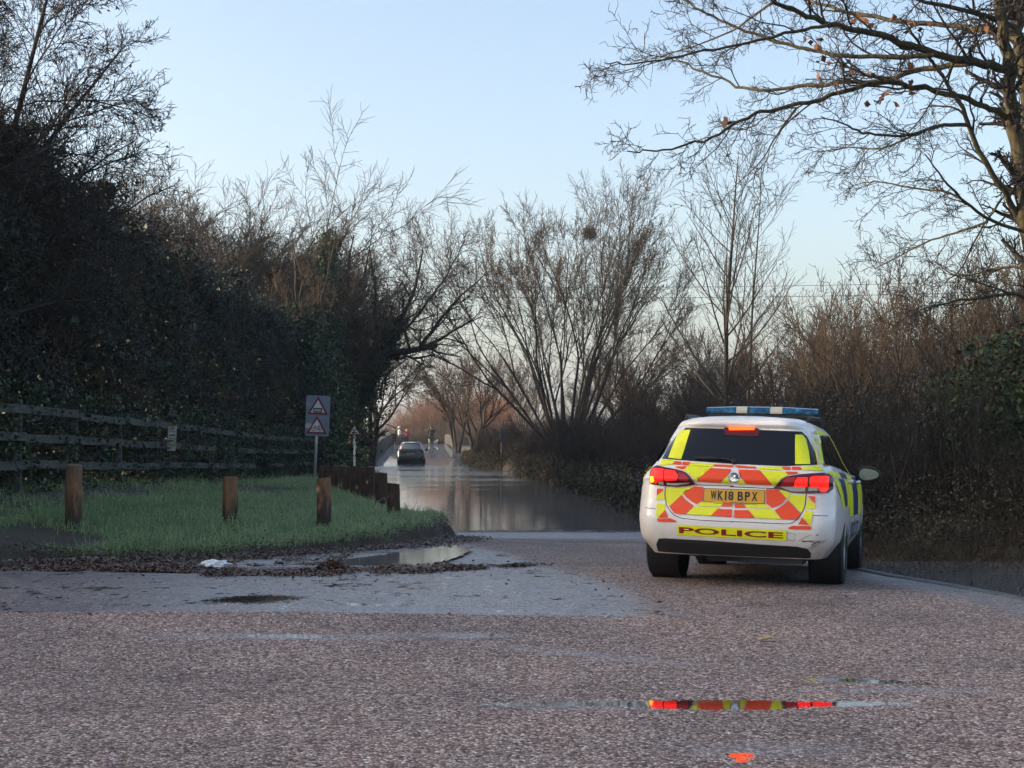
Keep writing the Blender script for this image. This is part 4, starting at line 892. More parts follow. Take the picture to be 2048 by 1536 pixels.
# ---------------------------------------------------------------- estate cars: body surface as a function of height
YR_Z=[.18,.26,.36,.48,.60,.645,.70,.80,.865,.90,.96,1.00,1.36,1.395,1.43,1.455,1.475,1.49]
YR_Y=[.14,.08,.025,.0,.005,.03,.05,.062,.066,.045,.065,.11,.42,.39,.40,.47,.62,.85]
W_Z=[.18,.26,.40,.55,.68,.80,.90,.97,1.02,1.10,1.20,1.30,1.38,1.42,1.455,1.475,1.49]
W_W=[.70,.765,.868,.885,.887,.882,.866,.845,.815,.765,.72,.67,.625,.59,.52,.43,.28]
YF_Z=[.18,.26,.40,.55,.66,.72,.78,.84,.90,.96,1.00,1.10,1.20,1.30,1.38,1.42,1.455,1.475,1.49]
YF_Y=[4.50,4.60,4.68,4.70,4.66,4.58,4.40,4.15,3.90,3.62,3.50,3.30,3.09,2.88,2.70,2.60,2.45,2.25,1.90]
def yr(z): return np.interp(z,YR_Z,YR_Y)
def ww(z): return np.interp(z,W_Z,W_W)
def yfr(z): return np.interp(z,YF_Z,YF_Y)
def gg(z): return .035*np.clip((z-.9)/.15,0,1)
def hw(y,z): return ww(z)-(.05+1.5*gg(z))*np.clip(1-y/1.1,0,1.2)**2-.10*np.clip((y-3.5)/1.2,0,1.2)**2
def y_rear(x,z):
    W=ww(z)-.033-gg(z); r=.17; a=np.minimum(np.abs(x),W-1e-4)
    t=np.maximum(0,a-(W-r))
    return yr(z)+.06*(a/W)**2+r-np.sqrt(r*r-t*t)
def y_front(x,z):
    W=ww(z)-.06; r=.30; a=np.minimum(np.abs(x),W-1e-4)
    t=np.maximum(0,a-(W-r))
    return yfr(z)-.16*(a/W)**2-(r-np.sqrt(r*r-t*t))
DEC={'yellow':[[(-0.668,1.067),(-0.541,1.056),(-0.561,1.02),(-0.679,1.011)],[(-0.392,1.044),(-0.19,1.036),(-0.2,1.01),(-0.414,1.017)],[(-0.413,1.014),(-0.2,1.006),(-0.221,0.997),(-0.329,0.886),(-0.386,0.935),(-0.405,0.957),(-0.449,0.975)],[(-0.06,0.936),(-0.046,0.892),(-0.017,0.869),(-0.115,0.876)],[(-0.601,0.819),(-0.482,0.82),(-0.356,0.838),(-0.44,0.776),(-0.456,0.761),(-0.56,0.657),(-0.59,0.701)],[(-0.263,0.712),(-0.085,0.709),(-0.113,0.671),(-0.285,0.666),(-0.32,0.679),(-0.288,0.705)],[(-0.339,0.667),(-0.287,0.661),(-0.118,0.664),(-0.188,0.591),(-0.4,0.598)],[(-0.68,0.74),(-0.629,0.784),(-0.611,0.785),(-0.606,0.711),(-0.681,0.709)],[(-0.675,0.678),(-0.602,0.678),(-0.59,0.63),(-0.645,0.564),(-0.665,0.56)],[(0.182,1.019),(0.381,1.027),(0.409,0.999),(0.204,0.997)],[(0.548,1.031),(0.681,1.04),(0.734,1.017),(0.737,1.002),(0.567,1.004)],[(0.213,0.99),(0.417,0.987),(0.45,0.957),(0.392,0.922),(0.357,0.876),(0.33,0.87)],[(0.049,0.92),(0.107,0.871),(0.026,0.872)],[(0.374,0.833),(0.453,0.819),(0.481,0.792),(0.45,0.755)],[(0.489,0.792),(0.597,0.796),(0.596,0.735),(0.588,0.68),(0.571,0.641),(0.458,0.748)],[(0.089,0.704),(0.268,0.705),(0.32,0.668),(0.108,0.669)],[(0.123,0.658),(0.334,0.661),(0.409,0.585),(0.194,0.584)],[(0.614,0.774),(0.68,0.718),(0.682,0.68),(0.607,0.675)],[(0.605,0.664),(0.667,0.658),(0.655,0.54),(0.639,0.548),(0.584,0.609)]],'red':[[(-0.537,1.052),(-0.481,1.047),(-0.48,1.02),(-0.56,1.022)],[(-0.469,1.048),(-0.395,1.044),(-0.414,1.018),(-0.469,1.019)],[(-0.186,1.032),(-0.022,1.028),(-0.025,1.011),(-0.192,1.015)],[(-0.528,1.004),(-0.427,1.007),(-0.449,0.977),(-0.519,0.992)],[(-0.215,0.997),(-0.036,0.993),(-0.04,0.968),(-0.06,0.943),(-0.12,0.88),(-0.324,0.886)],[(-0.345,0.841),(-0.267,0.835),(-0.269,0.72),(-0.288,0.705),(-0.32,0.685),(-0.362,0.706),(-0.415,0.743),(-0.441,0.774)],[(-0.456,0.76),(-0.426,0.727),(-0.372,0.688),(-0.342,0.671),(-0.409,0.598),(-0.507,0.6),(-0.546,0.64),(-0.557,0.658)],[(-0.079,0.712),(-0.015,0.706),(-0.013,0.673),(-0.11,0.673)],[(-0.131,0.652),(-0.011,0.651),(-0.014,0.587),(-0.185,0.595)],[(-0.677,0.811),(-0.621,0.81),(-0.62,0.793),(-0.677,0.748)],[(-0.591,0.625),(-0.567,0.578),(-0.563,0.564),(-0.648,0.558)],[(-0.659,0.544),(-0.653,0.552),(-0.54,0.557),(-0.482,0.536),(-0.499,0.525),(-0.649,0.524)],[(-0.004,1.028),(0.176,1.019),(0.175,1.005),(-0.001,1.01)],[(0.387,1.025),(0.461,1.027),(0.466,1.003),(0.412,1.003)],[(0.475,1.028),(0.539,1.031),(0.561,1.005),(0.477,1.003)],[(0.422,0.985),(0.528,0.986),(0.528,0.969),(0.453,0.96)],[(0.024,0.992),(0.208,0.99),(0.324,0.875),(0.112,0.874),(0.054,0.926),(0.046,0.956)],[(0.27,0.835),(0.368,0.835),(0.443,0.76),(0.407,0.718),(0.37,0.693),(0.328,0.674),(0.274,0.713)],[(0.456,0.746),(0.566,0.634),(0.539,0.588),(0.415,0.584),(0.348,0.655),(0.377,0.675),(0.419,0.707)],[(0.006,0.701),(0.078,0.701),(0.108,0.669),(0.009,0.665)],[(0.007,0.646),(0.126,0.65),(0.189,0.587),(0.012,0.583)],[(0.619,0.785),(0.681,0.786),(0.68,0.724)],[(0.581,0.604),(0.639,0.545),(0.548,0.547)],[(0.465,0.514),(0.502,0.532),(0.65,0.536),(0.658,0.527),(0.656,0.507),(0.476,0.504)]],'policebg':[[(-0.481,0.508),(0.456,0.486),(0.45,0.403),(-0.478,0.419)]],'ptext':[[(-0.469,0.489),(-0.469,0.436)],[(0.432,0.476),(0.432,0.421)]],'lightL':[[(-0.749,0.983),(-0.694,1.006),(-0.628,0.992),(-0.513,0.974),(-0.428,0.957),(-0.391,0.927),(-0.366,0.899),(-0.334,0.855),(-0.425,0.836),(-0.505,0.827),(-0.605,0.833),(-0.718,0.844),(-0.745,0.866),(-0.746,0.94)]],'brightL':[[(-0.733,0.975),(-0.625,0.971),(-0.618,0.892),(-0.663,0.885),(-0.688,0.85),(-0.728,0.877),(-0.733,0.94)],[(-0.613,0.966),(-0.521,0.96),(-0.489,0.924),(-0.498,0.895),(-0.607,0.889)]],'dimL':[[(-0.491,0.953),(-0.438,0.94),(-0.395,0.904),(-0.401,0.89),(-0.481,0.893),(-0.477,0.924)]],'whiteL':[[(-0.591,0.864),(-0.384,0.879),(-0.403,0.859),(-0.506,0.842),(-0.587,0.845)],[(-0.663,0.879),(-0.618,0.883),(-0.619,0.844),(-0.664,0.848)]],'lightR':[[(0.327,0.839),(0.372,0.893),(0.43,0.939),(0.489,0.955),(0.628,0.97),(0.736,0.98),(0.795,0.968),(0.811,0.946),(0.813,0.852),(0.78,0.818),(0.621,0.808),(0.486,0.811),(0.42,0.829),(0.371,0.838)]],'brightR':[[(0.633,0.94),(0.667,0.952),(0.764,0.953),(0.778,0.939),(0.774,0.845),(0.754,0.822),(0.72,0.824),(0.706,0.849),(0.703,0.876),(0.634,0.877)],[(0.513,0.909),(0.533,0.937),(0.614,0.939),(0.615,0.873),(0.498,0.872)]],'dimR':[[(0.435,0.934),(0.516,0.939),(0.504,0.914),(0.49,0.872),(0.392,0.872)]],'whiteR':[[(0.387,0.858),(0.598,0.862),(0.594,0.823),(0.486,0.82),(0.437,0.835)]],'greyR':[[(0.623,0.864),(0.698,0.864),(0.699,0.832),(0.621,0.829)]],'glass':[[(-0.508,1.356),(-0.158,1.353),(0.165,1.349),(0.52,1.343),(0.569,1.299),(0.644,1.168),(0.68,1.054),(0.415,1.034),(-0.06,1.041),(-0.49,1.063),(-0.676,1.072),(-0.642,1.187),(-0.573,1.299)]],'yglassL':[[(-0.542,1.333),(-0.451,1.337),(-0.467,1.239),(-0.483,1.162),(-0.487,1.069),(-0.609,1.078),(-0.591,1.204),(-0.573,1.299)]],'yglassR':[[(0.471,1.312),(0.528,1.313),(0.562,1.273),(0.597,1.166),(0.623,1.055),(0.499,1.051),(0.507,1.13),(0.491,1.236)]],'brake':[[(-0.116,1.383),(0.121,1.38),(0.118,1.339),(-0.101,1.332)]],'brakebox':[[(-0.133,1.373),(0.14,1.37),(0.165,1.344),(0.157,1.285),(-0.129,1.292),(-0.154,1.35)]],'gapL':[[(-0.607,0.833),(-0.604,0.751),(-0.587,0.672),(-0.557,0.629),(-0.512,0.586),(-0.442,0.56),(-0.265,0.55),(0.009,0.547)]],'gapR':[[(0.608,0.807),(0.6,0.708),(0.579,0.647),(0.544,0.591),(0.502,0.557),(0.448,0.546),(0.198,0.548),(-0.023,0.55)]],'crease':[[(-0.333,0.852),(-0.006,0.852)],[(-0.038,0.845),(0.327,0.841)]],'lower':[[(-0.671,0.33),(-0.643,0.379),(-0.588,0.384),(-0.215,0.38),(0.205,0.362),(0.535,0.358),(0.625,0.344),(0.652,0.31),(0.645,0.268),(0.201,0.285),(-0.472,0.285),(-0.675,0.287)]],'square':[[(0.46,0.473),(0.528,0.464),(0.522,0.409),(0.458,0.412)]],'badge':[[(-0.008,0.924),(0.036,0.925),(-0.012,0.968)]],'plate':[[(-0.258,0.824),(0.258,0.82),(0.258,0.71),(-0.257,0.708)]],'wiper':[[(-0.228,1.077),(-0.021,1.107),(-0.002,1.083)]],'brakegap':[[(-0.1,1.322),(0.103,1.326)]]}
CS = dict(kx=1.0, ky=1.0, kz=1.0)
def rear_pt(x, z, off=0.0):
    e = 1e-3; y = float(y_rear(x, z)); gx = (float(y_rear(x + e, z)) - float(y_rear(x - e, z))) / (2 * e); g_ = (float(y_rear(x, z + e)) - float(y_rear(x, z - e))) / (2 * e)
    n = Vector((gx, -1, g_)).normalized(); return (x + n.x * off, y + n.y * off, z + n.z * off)
def side_pt(y, z, off=0.0, s=1):
    e = 1e-3; x = float(hw(y, z)); gy = (float(hw(y + e, z)) - float(hw(y - e, z))) / (2 * e); g_ = (float(hw(y, z + e)) - float(hw(y, z - e))) / (2 * e)
    n = Vector((1, -gy, -g_)).normalized(); return (s * (x + n.x * off), y + n.y * off, z + n.z * off)
def front_pt(x, z, off=0.0):
    e = 1e-3; y = float(y_front(x, z)); gx = (float(y_front(x + e, z)) - float(y_front(x - e, z))) / (2 * e); g_ = (float(y_front(x, z + e)) - float(y_front(x, z - e))) / (2 * e)
    n = Vector((-gx, 1, -g_)).normalized(); return (x + n.x * off, y + n.y * off, z + n.z * off)
def patch(mb, poly, off, fn=rear_pt, mi=0, step=.05):
    """lays a flat outline on the car's surface, off metres proud of it"""
    bm = bmesh.new(); f = bm.faces.new([bm.verts.new((p[0], 0, p[1])) for p in poly]); bmesh.ops.triangulate(bm, faces=[f], ngon_method='EAR_CLIP')
    xs_ = [p[0] for p in poly]; zs_ = [p[1] for p in poly]
    for lo, hi, no in ((min(xs_), max(xs_), (1, 0, 0)), (min(zs_), max(zs_), (0, 0, 1))):
        for k in range(math.ceil(lo / step), math.floor(hi / step) + 1):
            c = k * step; bmesh.ops.bisect_plane(bm, geom=bm.verts[:] + bm.edges[:] + bm.faces[:], plane_co=(c * no[0], 0, c * no[2]), plane_no=no, dist=1e-6)
    bm.verts.ensure_lookup_table(); bm.verts.index_update()
    mb.raw([fn(v.co.x, v.co.z, off) for v in bm.verts], [[v.index for v in f.verts] for f in bm.faces], mi); bm.free()
def text_geo(s, extr=0.0, bold=0.0):
    cu = bpy.data.curves.new('lettering', 'FONT'); cu.body = s; cu.size = 1; cu.offset = bold; cu.resolution_u = 4
    o = bpy.data.objects.new('lettering', cu); COL.objects.link(o); dg = bpy.context.evaluated_depsgraph_get(); me = o.evaluated_get(dg).to_mesh()
    V = np.array([v.co[:2] for v in me.vertices]); Fs = [list(p.vertices) for p in me.polygons]
    o.evaluated_get(dg).to_mesh_clear(); bpy.data.objects.remove(o); bpy.data.curves.remove(cu)
    lo, hi = V.min(0), V.max(0); return (V - lo) / (hi - lo), Fs
def curve_on(mb, pts, off, r, fn=rear_pt, mi=0):
    P = []
    for a, c in zip(pts[:-1], pts[1:]):
        n = max(1, int(math.hypot(c[0] - a[0], c[1] - a[1]) / .03)); P += [(a[0] + (c[0] - a[0]) * k / n, a[1] + (c[1] - a[1]) * k / n) for k in range(n)]
    P.append(pts[-1]); mb.tube([fn(p[0], p[1], off) for p in P], r, 5, mi)

def body_shell(name, paint, parent, wheels=(1.0, 3.64), wr=.365, cut=True):
    zs = np.concatenate([np.linspace(.25, .62, 9), np.linspace(.64, 1.06, 22), np.linspace(1.09, 1.34, 9), np.linspace(1.35, 1.49, 15)])
    nr, ns, nf = 16, 34, 12
    rows = []
    for z in zs:
        Wr = float(ww(z)) - .033 - float(gg(z)); half = []
        for t in np.sin(np.linspace(0, math.pi / 2, nr)): x = Wr * t; half.append((x, float(y_rear(x, z))))
        y0 = half[-1][1]; Wf = float(ww(z)) - .06; y1 = float(y_front(Wf, z))
        for k in range(1, ns): y = y0 + (y1 - y0) * k / ns; half.append((float(hw(y, z)) if k > 1 else .5 * (half[-1][0] + float(hw(y, z))), y))
        for t in np.sin(np.linspace(math.pi / 2, 0, nf)): x = Wf * t; half.append((x, float(y_front(x, z))))
        full = half + [(-x, y) for x, y in half[-2:0:-1]]
        rows.append([(x, y, z) for x, y in full])
    n = len(rows[0]); mb = MB(); V = [p for r in rows for p in r]
    Fs = [(k * n + j, k * n + (j + 1) % n, (k + 1) * n + (j + 1) % n, (k + 1) * n + j) for k in range(len(rows) - 1) for j in range(n)]
    Fs += [list(range(n))[::-1], [(len(rows) - 1) * n + j for j in range(n)]]
    mb.raw(V, Fs); o = mb.build(name, paint, parent, sm=True)
    if cut:
        cb = MB()
        for s in (-1, 1):
            for wy_ in wheels:
                cb.lathe([(s * .60, 0.001), (s * .60, wr), (s * 1.2, wr), (s * 1.2, .001)], 40, 'X', (0, wy_, .325))
        c = cb.build('arch_cutter', paint)
        md = o.modifiers.new('arches', 'BOOLEAN'); md.operation = 'DIFFERENCE'; md.object = c; md.solver = 'EXACT'
        dg = bpy.context.evaluated_depsgraph_get(); me = bpy.data.meshes.new_from_object(o.evaluated_get(dg)); o.modifiers.clear(); old = o.data; o.data = me
        me.materials.clear(); me.materials.append(paint); bpy.data.meshes.remove(old); cm = c.data; bpy.data.objects.remove(c); bpy.data.meshes.remove(cm)
        me.polygons.foreach_set("use_smooth", [True] * len(me.polygons))
        try: me.set_sharp_from_angle(angle=rad(42))
        except Exception: pass
    return o

def wheel(parent, x, y, s, r=.318):
    w = MB(); w.lathe([(-.095, .21), (-.105, .25), (-.102, .295), (-.085, r - .004), (-.03, r), (.03, r), (.085, r - .004), (.102, .295), (.105, .25), (.095, .21)], 40, 'X')
    for k in range(40):                                              # tread blocks
        a = 2 * math.pi * k / 40
        for ax in (-.055, .0, .055): w.box((ax + .012 * (k % 2), (r + .001) * math.cos(a), (r + .001) * math.sin(a)), (.035, .030, .006), M=Matrix.Rotation(a - math.pi / 2, 3, 'X'))
    t = w.build('tyre', M['rubber'], parent, sm=False); t.location = (x, y, r)
    q = MB(); q.lathe([(s * .075, .212), (s * .090, .208), (s * .085, .190), (s * .03, .185)], 40, 'X')
    q.lathe([(s * .055, .001), (s * .060, .055), (s * .045, .07)], 20, 'X')
    for k in range(10):
        a = 2 * math.pi * (k // 2) / 5 + (.16 if k % 2 else -.16); q.box((s * .058, .125 * math.cos(a), .125 * math.sin(a)), (.022, .15, .030), M=Matrix.Rotation(a, 3, 'X'))
    q.lathe([(s * .01, .001), (s * .012, .15)], 24, 'X', mi=1)
    q.build('rim', [M['alloy'], M['black']], t)
    return t

# ---- police estate
pol = tag(empty('police_car', (1.8657, 12.8154, CAM_Z - 1.26595)), 'white police estate with yellow and orange rear chevrons and lit brake lights', 'police car')
yaw, pit, rol = rad(16.206), rad(1.855), rad(1.249)
def rot3(yaw, pit, roll):
    c, s = math.cos, math.sin
    Ry = Matrix(((c(roll), 0, s(roll)), (0, 1, 0), (-s(roll), 0, c(roll)))); Rx = Matrix(((1, 0, 0), (0, c(pit), s(pit)), (0, -s(pit), c(pit)))); Rz = Matrix(((c(yaw), s(yaw), 0), (-s(yaw), c(yaw), 0), (0, 0, 1)))
    return Rz @ Rx @ Ry
pol.rotation_euler = rot3(yaw, pit, rol).to_euler()
body_shell('body', M['white_paint'], pol)
mb = MB()
mb.box((0, 2.45, .30), (1.30, 3.9, .16)); mb.box((0, 1.0, .33), (1.5, .12, .10)); mb.tube([(-.35, .12, .27), (-.35, 1.2, .27)], .035, 10); mb.box((.30, .35, .27), (.55, .40, .14)); mb.box((-.1, .5, .25), (.3, .5, .10))
for s in (-1, 1):
    for wy_ in (1.0, 3.64): mb.lathe([(s * .58, .36), (s * .60, .363), (s * .84, .363)], 28, 'X', (0, wy_, .325))
mb.build('underbody', M['black'], pol)
for s in (-1, 1):
    for wy_ in (1.0, 3.64): wheel(pol, s * .778, wy_, s)
# tailgate glass, its yellow films, brake light
mb = MB(); patch(mb, DEC['glass'][0], .004); gl = mb.build('rear_window', M['glass'], pol, sm=True)
for k in ('yglassL', 'yglassR'):
    mb = MB(); patch(mb, DEC[k][0], .007); mb.build('reflective_film', M['yellow'], gl)
mb = MB(); mb.tube([rear_pt(x, z, .018) for x, z in ((-.02, 1.052), (-.10, 1.075), (-.36, 1.075))], .008, 6); mb.tube([rear_pt(-.02, 1.052, .0), rear_pt(-.02, 1.052, .035)], .022, 10); mb.tube([rear_pt(x, z, .008) for x, z in ((.0, 1.06), (-.2, 1.088), (-.38, 1.09))], .005, 5); mb.build('wiper', M['black'], pol)
mb = MB(); patch(mb, DEC['brakebox'][0], .008); bb = mb.build('high_brake_light', M['lens_dark'], pol)
mb = MB(); patch(mb, DEC['brake'][0], .016); mb.build('lens', M['lens_orange'], bb)
# chevrons
mb = MB()
for p in DEC['yellow']: patch(mb, p, .0055, mi=0, step=.03)
for p in DEC['red']: patch(mb, p, .0070, mi=1, step=.03)
mb.build('chevron_marking', [M['yellow'], M['red']], pol, sm=True)
mb = MB(); patch(mb, [(-.481, .503), (.456, .491), (.452, .405), (-.478, .417)], .005); pb = mb.build('police_panel', M['yellow'], pol)
TV, TF = text_geo('POLICE', bold=.028)
def tmap(q): return rear_pt(-.462 + .888 * q[0], .434 + .052 * q[1] - .012 * q[0], .0065)
mb = MB(); mb.raw([tmap(q) for q in TV], TF); mb.build('lettering', M['policered'], pb)
# number plate
mb = MB(); patch(mb, [(-.262, .826), (.262, .826), (.262, .706), (-.262, .706)], .006, mi=0, step=.2); patch(mb, [(-.258, .822), (.258, .822), (.258, .710), (-.258, .710)], .010, mi=1, step=.2)
npl = mb.build('number_plate', [M['black'], M['amber_plate']], pol)
mb = MB()
for s_, x0, w_ in (('W', -.200, .050), ('K', -.139, .048), ('I', -.078, .014), ('8', -.050, .046), ('B', .032, .047), ('P', .093, .044), ('X', .150, .050)):
    TV, TF = text_geo(s_, bold=.03); mb.raw([rear_pt(x0 + w_ * q[0], .728 + .078 * q[1], .0125) for q in TV], TF)
mb.build('lettering', M['sign_black'], npl)
mb = MB(); patch(mb, [(-.17, .700), (-.10, .699), (-.10, .695), (-.17, .696)], .008); patch(mb, [(-.10, .6985), (.20, .697), (.20, .694), (-.10, .6955)], .008); mb.build('small_strip', plain('dark_green_print', (.10, .17, .03), .5), pol)
# tail lights
for sd_, lo in (('L', 'lightL'), ('R', 'lightR')):
    mb = MB(); patch(mb, DEC[lo][0], .012, step=.03); bnd = DEC[lo][0]
    V0 = [rear_pt(x, z, .0) for x, z in bnd]; V1 = [rear_pt(x, z, .012) for x, z in bnd]; n = len(bnd)
    mb.raw(V0 + V1, [(k, (k + 1) % n, n + (k + 1) % n, n + k) for k in range(n)])
    tl = mb.build('tail_light', M['lens_dark'], pol, sm=False)
    mb = MB()
    for p in DEC['bright' + sd_]: patch(mb, p, .016, step=.03)
    mb.build('lit_lens', M['lens_lit'], tl)
    mb = MB()
    for p in DEC['dim' + sd_]: patch(mb, p, .0155, step=.03)
    mb.build('red_lens', M['lens_dim'], tl)
    mb = MB()
    for p in DEC['white' + sd_] + DEC.get('grey' + sd_, []): patch(mb, p, .0155, step=.03)
    mb.build('reversing_lens', M['lens_white'], tl)
mb = MB(); patch(mb, [(-.735, .905), (-.705, .905), (-.695, .888), (-.712, .868), (-.735, .872)], .019, step=.02); mb.build('indicator_bulb', M['lens_hot'], pol)
# badge, gaps, black valance, towing cover
mb = MB(); c_ = rear_pt(-.004, .925, .006); mb.lathe([(.0, .043), (-.008, .044), (-.012, .040), (-.008, .036), (-.006, .001)], 32, 'Y', c_)
pts = [(-.026, .016), (-.010, .016), (-.002, .002), (.016, -.006), (.026, -.004)]; mb.tube([(c_[0] + a, c_[1] - .014, c_[2] + d) for a, d in pts], [.004, .006, .008, .006, .003], 6)
mb.tube([(c_[0] + a, c_[1] - .014, c_[2] + d) for a, d in [(-.02, -.014), (0, -.004), (.014, .014), (.022, .020)]], [.003, .006, .006, .003], 6); mb.build('badge', M['chrome'], pol)
mb = MB()
for k in ('gapL', 'gapR', 'crease'):
    for p in DEC[k]: curve_on(mb, p, -.0005, .0035)
curve_on(mb, [(-.675, .632), (-.78, .640)], .0, .003); curve_on(mb, [(.64, .625), (.79, .625)], .0, .003)
sq = DEC['square'][0]; curve_on(mb, sq + sq[:1], .0, .0015); mb.build('panel_gaps', M['black'], pol)
mb = MB(); patch(mb, [(-.671, .33), (-.643, .379), (-.588, .384), (-.215, .38), (.205, .366), (.535, .360), (.625, .346), (.652, .31), (.645, .265), (.3, .258), (-.3, .258), (-.665, .265)], .006); mb.build('bumper_valance', M['black'], pol)
mb = MB()
for k in range(14): curve_on(mb, [(.55 + .02 * k % .18, .30 + .012 * k), (.60 + .02 * k % .2, .305 + .012 * k)], .0, .0015)
for p_ in ([(.58, .40), (.64, .41), (.69, .395)], [(.66, .375), (.70, .40), (.73, .405)], [(.70, .46), (.715, .465)]): curve_on(mb, p_, .001, .004)
mb.build('scuff', plain('scuffed_paint', (.06, .05, .045), .8), pol)
# side windows, battenburg, side lettering, handles (both sides)
SW = {'rear': [(.36, 1.062), (.62, 1.235), (.80, 1.315), (1.10, 1.335), (1.30, 1.335), (1.26, 1.03), (.9, 1.04)], 'middle': [(1.36, 1.335), (2.02, 1.355), (2.14, 1.00), (1.32, 1.025)], 'front': [(2.16, 1.355), (2.50, 1.345), (3.05, 1.06), (3.05, .985), (2.26, .995)]}
for s in (-1, 1):
    fn = lambda a, c, off, s=s: side_pt(a, c, off, s)
    for p in SW.values(): mb = MB(); patch(mb, p, .003, fn, step=.08); mb.build('side_window', M['glass'], pol, sm=True)
for s in (-1, 1):
    mb = MB()
    fn = lambda a, c, off, s=s: side_pt(a, c, off, s)
    ed = [.26, .62, 1.06, 1.95, 2.75, 3.55, 4.25]
    for k in range(6):
        a, c = ed[k], ed[k + 1]; lo = .60
        q = [(a, .94), (c, .935), (c, lo if c > 1.4 else .72), (a, lo if a > 1.3 else .72)]
        if k == 0: q = [(.24, .93), (.52, .94), (.80, .70), (.62, .68)]
        if k == 1: q = [(.54, .94), (1.06, .94), (1.04, .70), (.82, .70)]
        if c > 1.06: q[2] = (c, lo); q[3] = (max(a, 1.42) if k == 2 else a, lo)
        if k == 2: q = [(1.06, .94), (1.95, .935), (1.95, .60), (1.40, .60), (1.32, .68), (1.08, .70)]
        if k == 4: q = [(2.75, .94), (3.55, .90), (3.42, .70), (3.22, .60), (2.75, .60)]
        if k == 5: q = [(3.57, .90), (4.2, .82), (4.1, .70), (3.46, .70)]
        patch(mb, q, .0025, fn, k % 2, step=.08)
    patch(mb, [(.22, 1.0), (.80, 1.0), (.8, .95), (.22, .95)], .0025, fn, 0); patch(mb, [(.82, 1.0), (1.5, .99), (1.5, .945), (.82, .95)], .0025, fn, 1); patch(mb, [(1.52, .99), (2.2, .975), (2.2, .945), (1.52, .945)], .0025, fn, 0); patch(mb, [(2.22, .975), (3.0, .96), (3.0, .945), (2.22, .945)], .0025, fn, 1)
    if s > 0: patch(mb, [(2.04, 1.355), (2.14, 1.355), (2.24, .995), (2.16, 1.0)], .0035, fn, 0)
    if s > 0: patch(mb, [(.20, 1.075), (.31, 1.065), (.66, 1.30), (.58, 1.33)], .0025, fn, 0)
    if s > 0: patch(mb, [(.62, 1.345), (.80, 1.33), (2.0, 1.372), (2.0, 1.39), (.8, 1.375)], .0025, fn, 0)
    TV, TF = text_geo('POLICE', bold=.02); L_ = [(1.72 + 1.22 * (q[0] if s > 0 else 1 - q[0]), .385 + .155 * q[1]) for q in TV]
    mb.raw([side_pt(a, c, .003, s) for a, c in L_], TF, 1)
    mb.build('side_marking', [M['yellow'], M['blue']], pol, sm=False)
for s in (-1, 1):
    mb = MB()
    fn = lambda a, c, off, s=s: side_pt(a, c, off, s)
    curve_on(mb, [(1.50, .36), (1.46, .60), (1.34, .80), (1.30, 1.02)], .0, .0035, fn); curve_on(mb, [(2.20, .36), (2.20, .99)], .0, .0035, fn); curve_on(mb, [(3.20, .36), (3.22, .70), (3.12, .96)], .0, .0035, fn); curve_on(mb, [(1.50, .36), (3.20, .36)], .0, .003, fn)
    mb.build('door_gap', M['black'], pol)
for s in (-1, 1):
    for yy in (1.54, 2.75):
        mb = MB(); mb.tube([side_pt(yy - .09, .915, .004, s), side_pt(yy - .06, .918, .035, s), side_pt(yy + .06, .912, .035, s), side_pt(yy + .09, .908, .004, s)], [.012, .016, .016, .012], 8); mb.build('door_handle', M['white_paint'], pol, sm=True)
    # mirrors
    mb = MB(); prof = []
    bm = bmesh.new(); bmesh.ops.create_uvsphere(bm, u_segments=24, v_segments=14, radius=1)
    for v in bm.verts:
        x, y, z = v.co; v.co = (s * (.985 + x * .125 * (1 if x * s < 0 or True else 1)), 2.87 + max(y, -.28) * .11, 1.005 + z * .082 * (1 - .22 * (x * 1.0)))
    bm.verts.index_update(); mb.raw([v.co[:] for v in bm.verts], [[v.index for v in f.verts] for f in bm.faces]); bm.free()
    mb.box((s * .89, 2.93, .945), (.12, .07, .06)); mh = mb.build('wing_mirror', M['black'], pol, sm=True)
    mb = MB(); P = []
    for k in range(28):
        a = 2 * math.pi * k / 28; ca, sa = math.cos(a), math.sin(a); ex = abs(ca) ** .8 * (1 if ca > 0 else -1)
        P.append((s * (.985 + .096 * ex), 2.87 - .031 - .004, 1.005 + .056 * (abs(sa) ** .85 * (1 if sa > 0 else -1)) * (1 - .25 * ex)))
    mb.poly(P if s > 0 else P[::-1]); mb.build('glass', M['mirror'], mh)
mb = MB(); patch(mb, [(-.62, 1.02), (-.50, 1.37), (0, 1.40), (.50, 1.37), (.62, 1.02), (0, 1.0)], .004, front_pt, step=.08); mb.build('windscreen', M['glass'], pol, sm=True)
for s in (-1, 1):
    mb = MB(); mb.poly([front_pt(s * x, z, .006) for x, z in ((.48, .66), (.78, .72), (.77, .62), (.55, .58))]); mb.build('headlight', M['lens_white'], pol)
mb = MB(); patch(mb, [(-.42, .62), (.42, .62), (.36, .44), (-.36, .44)], .006, front_pt); mb.build('grille', M['black'], pol)
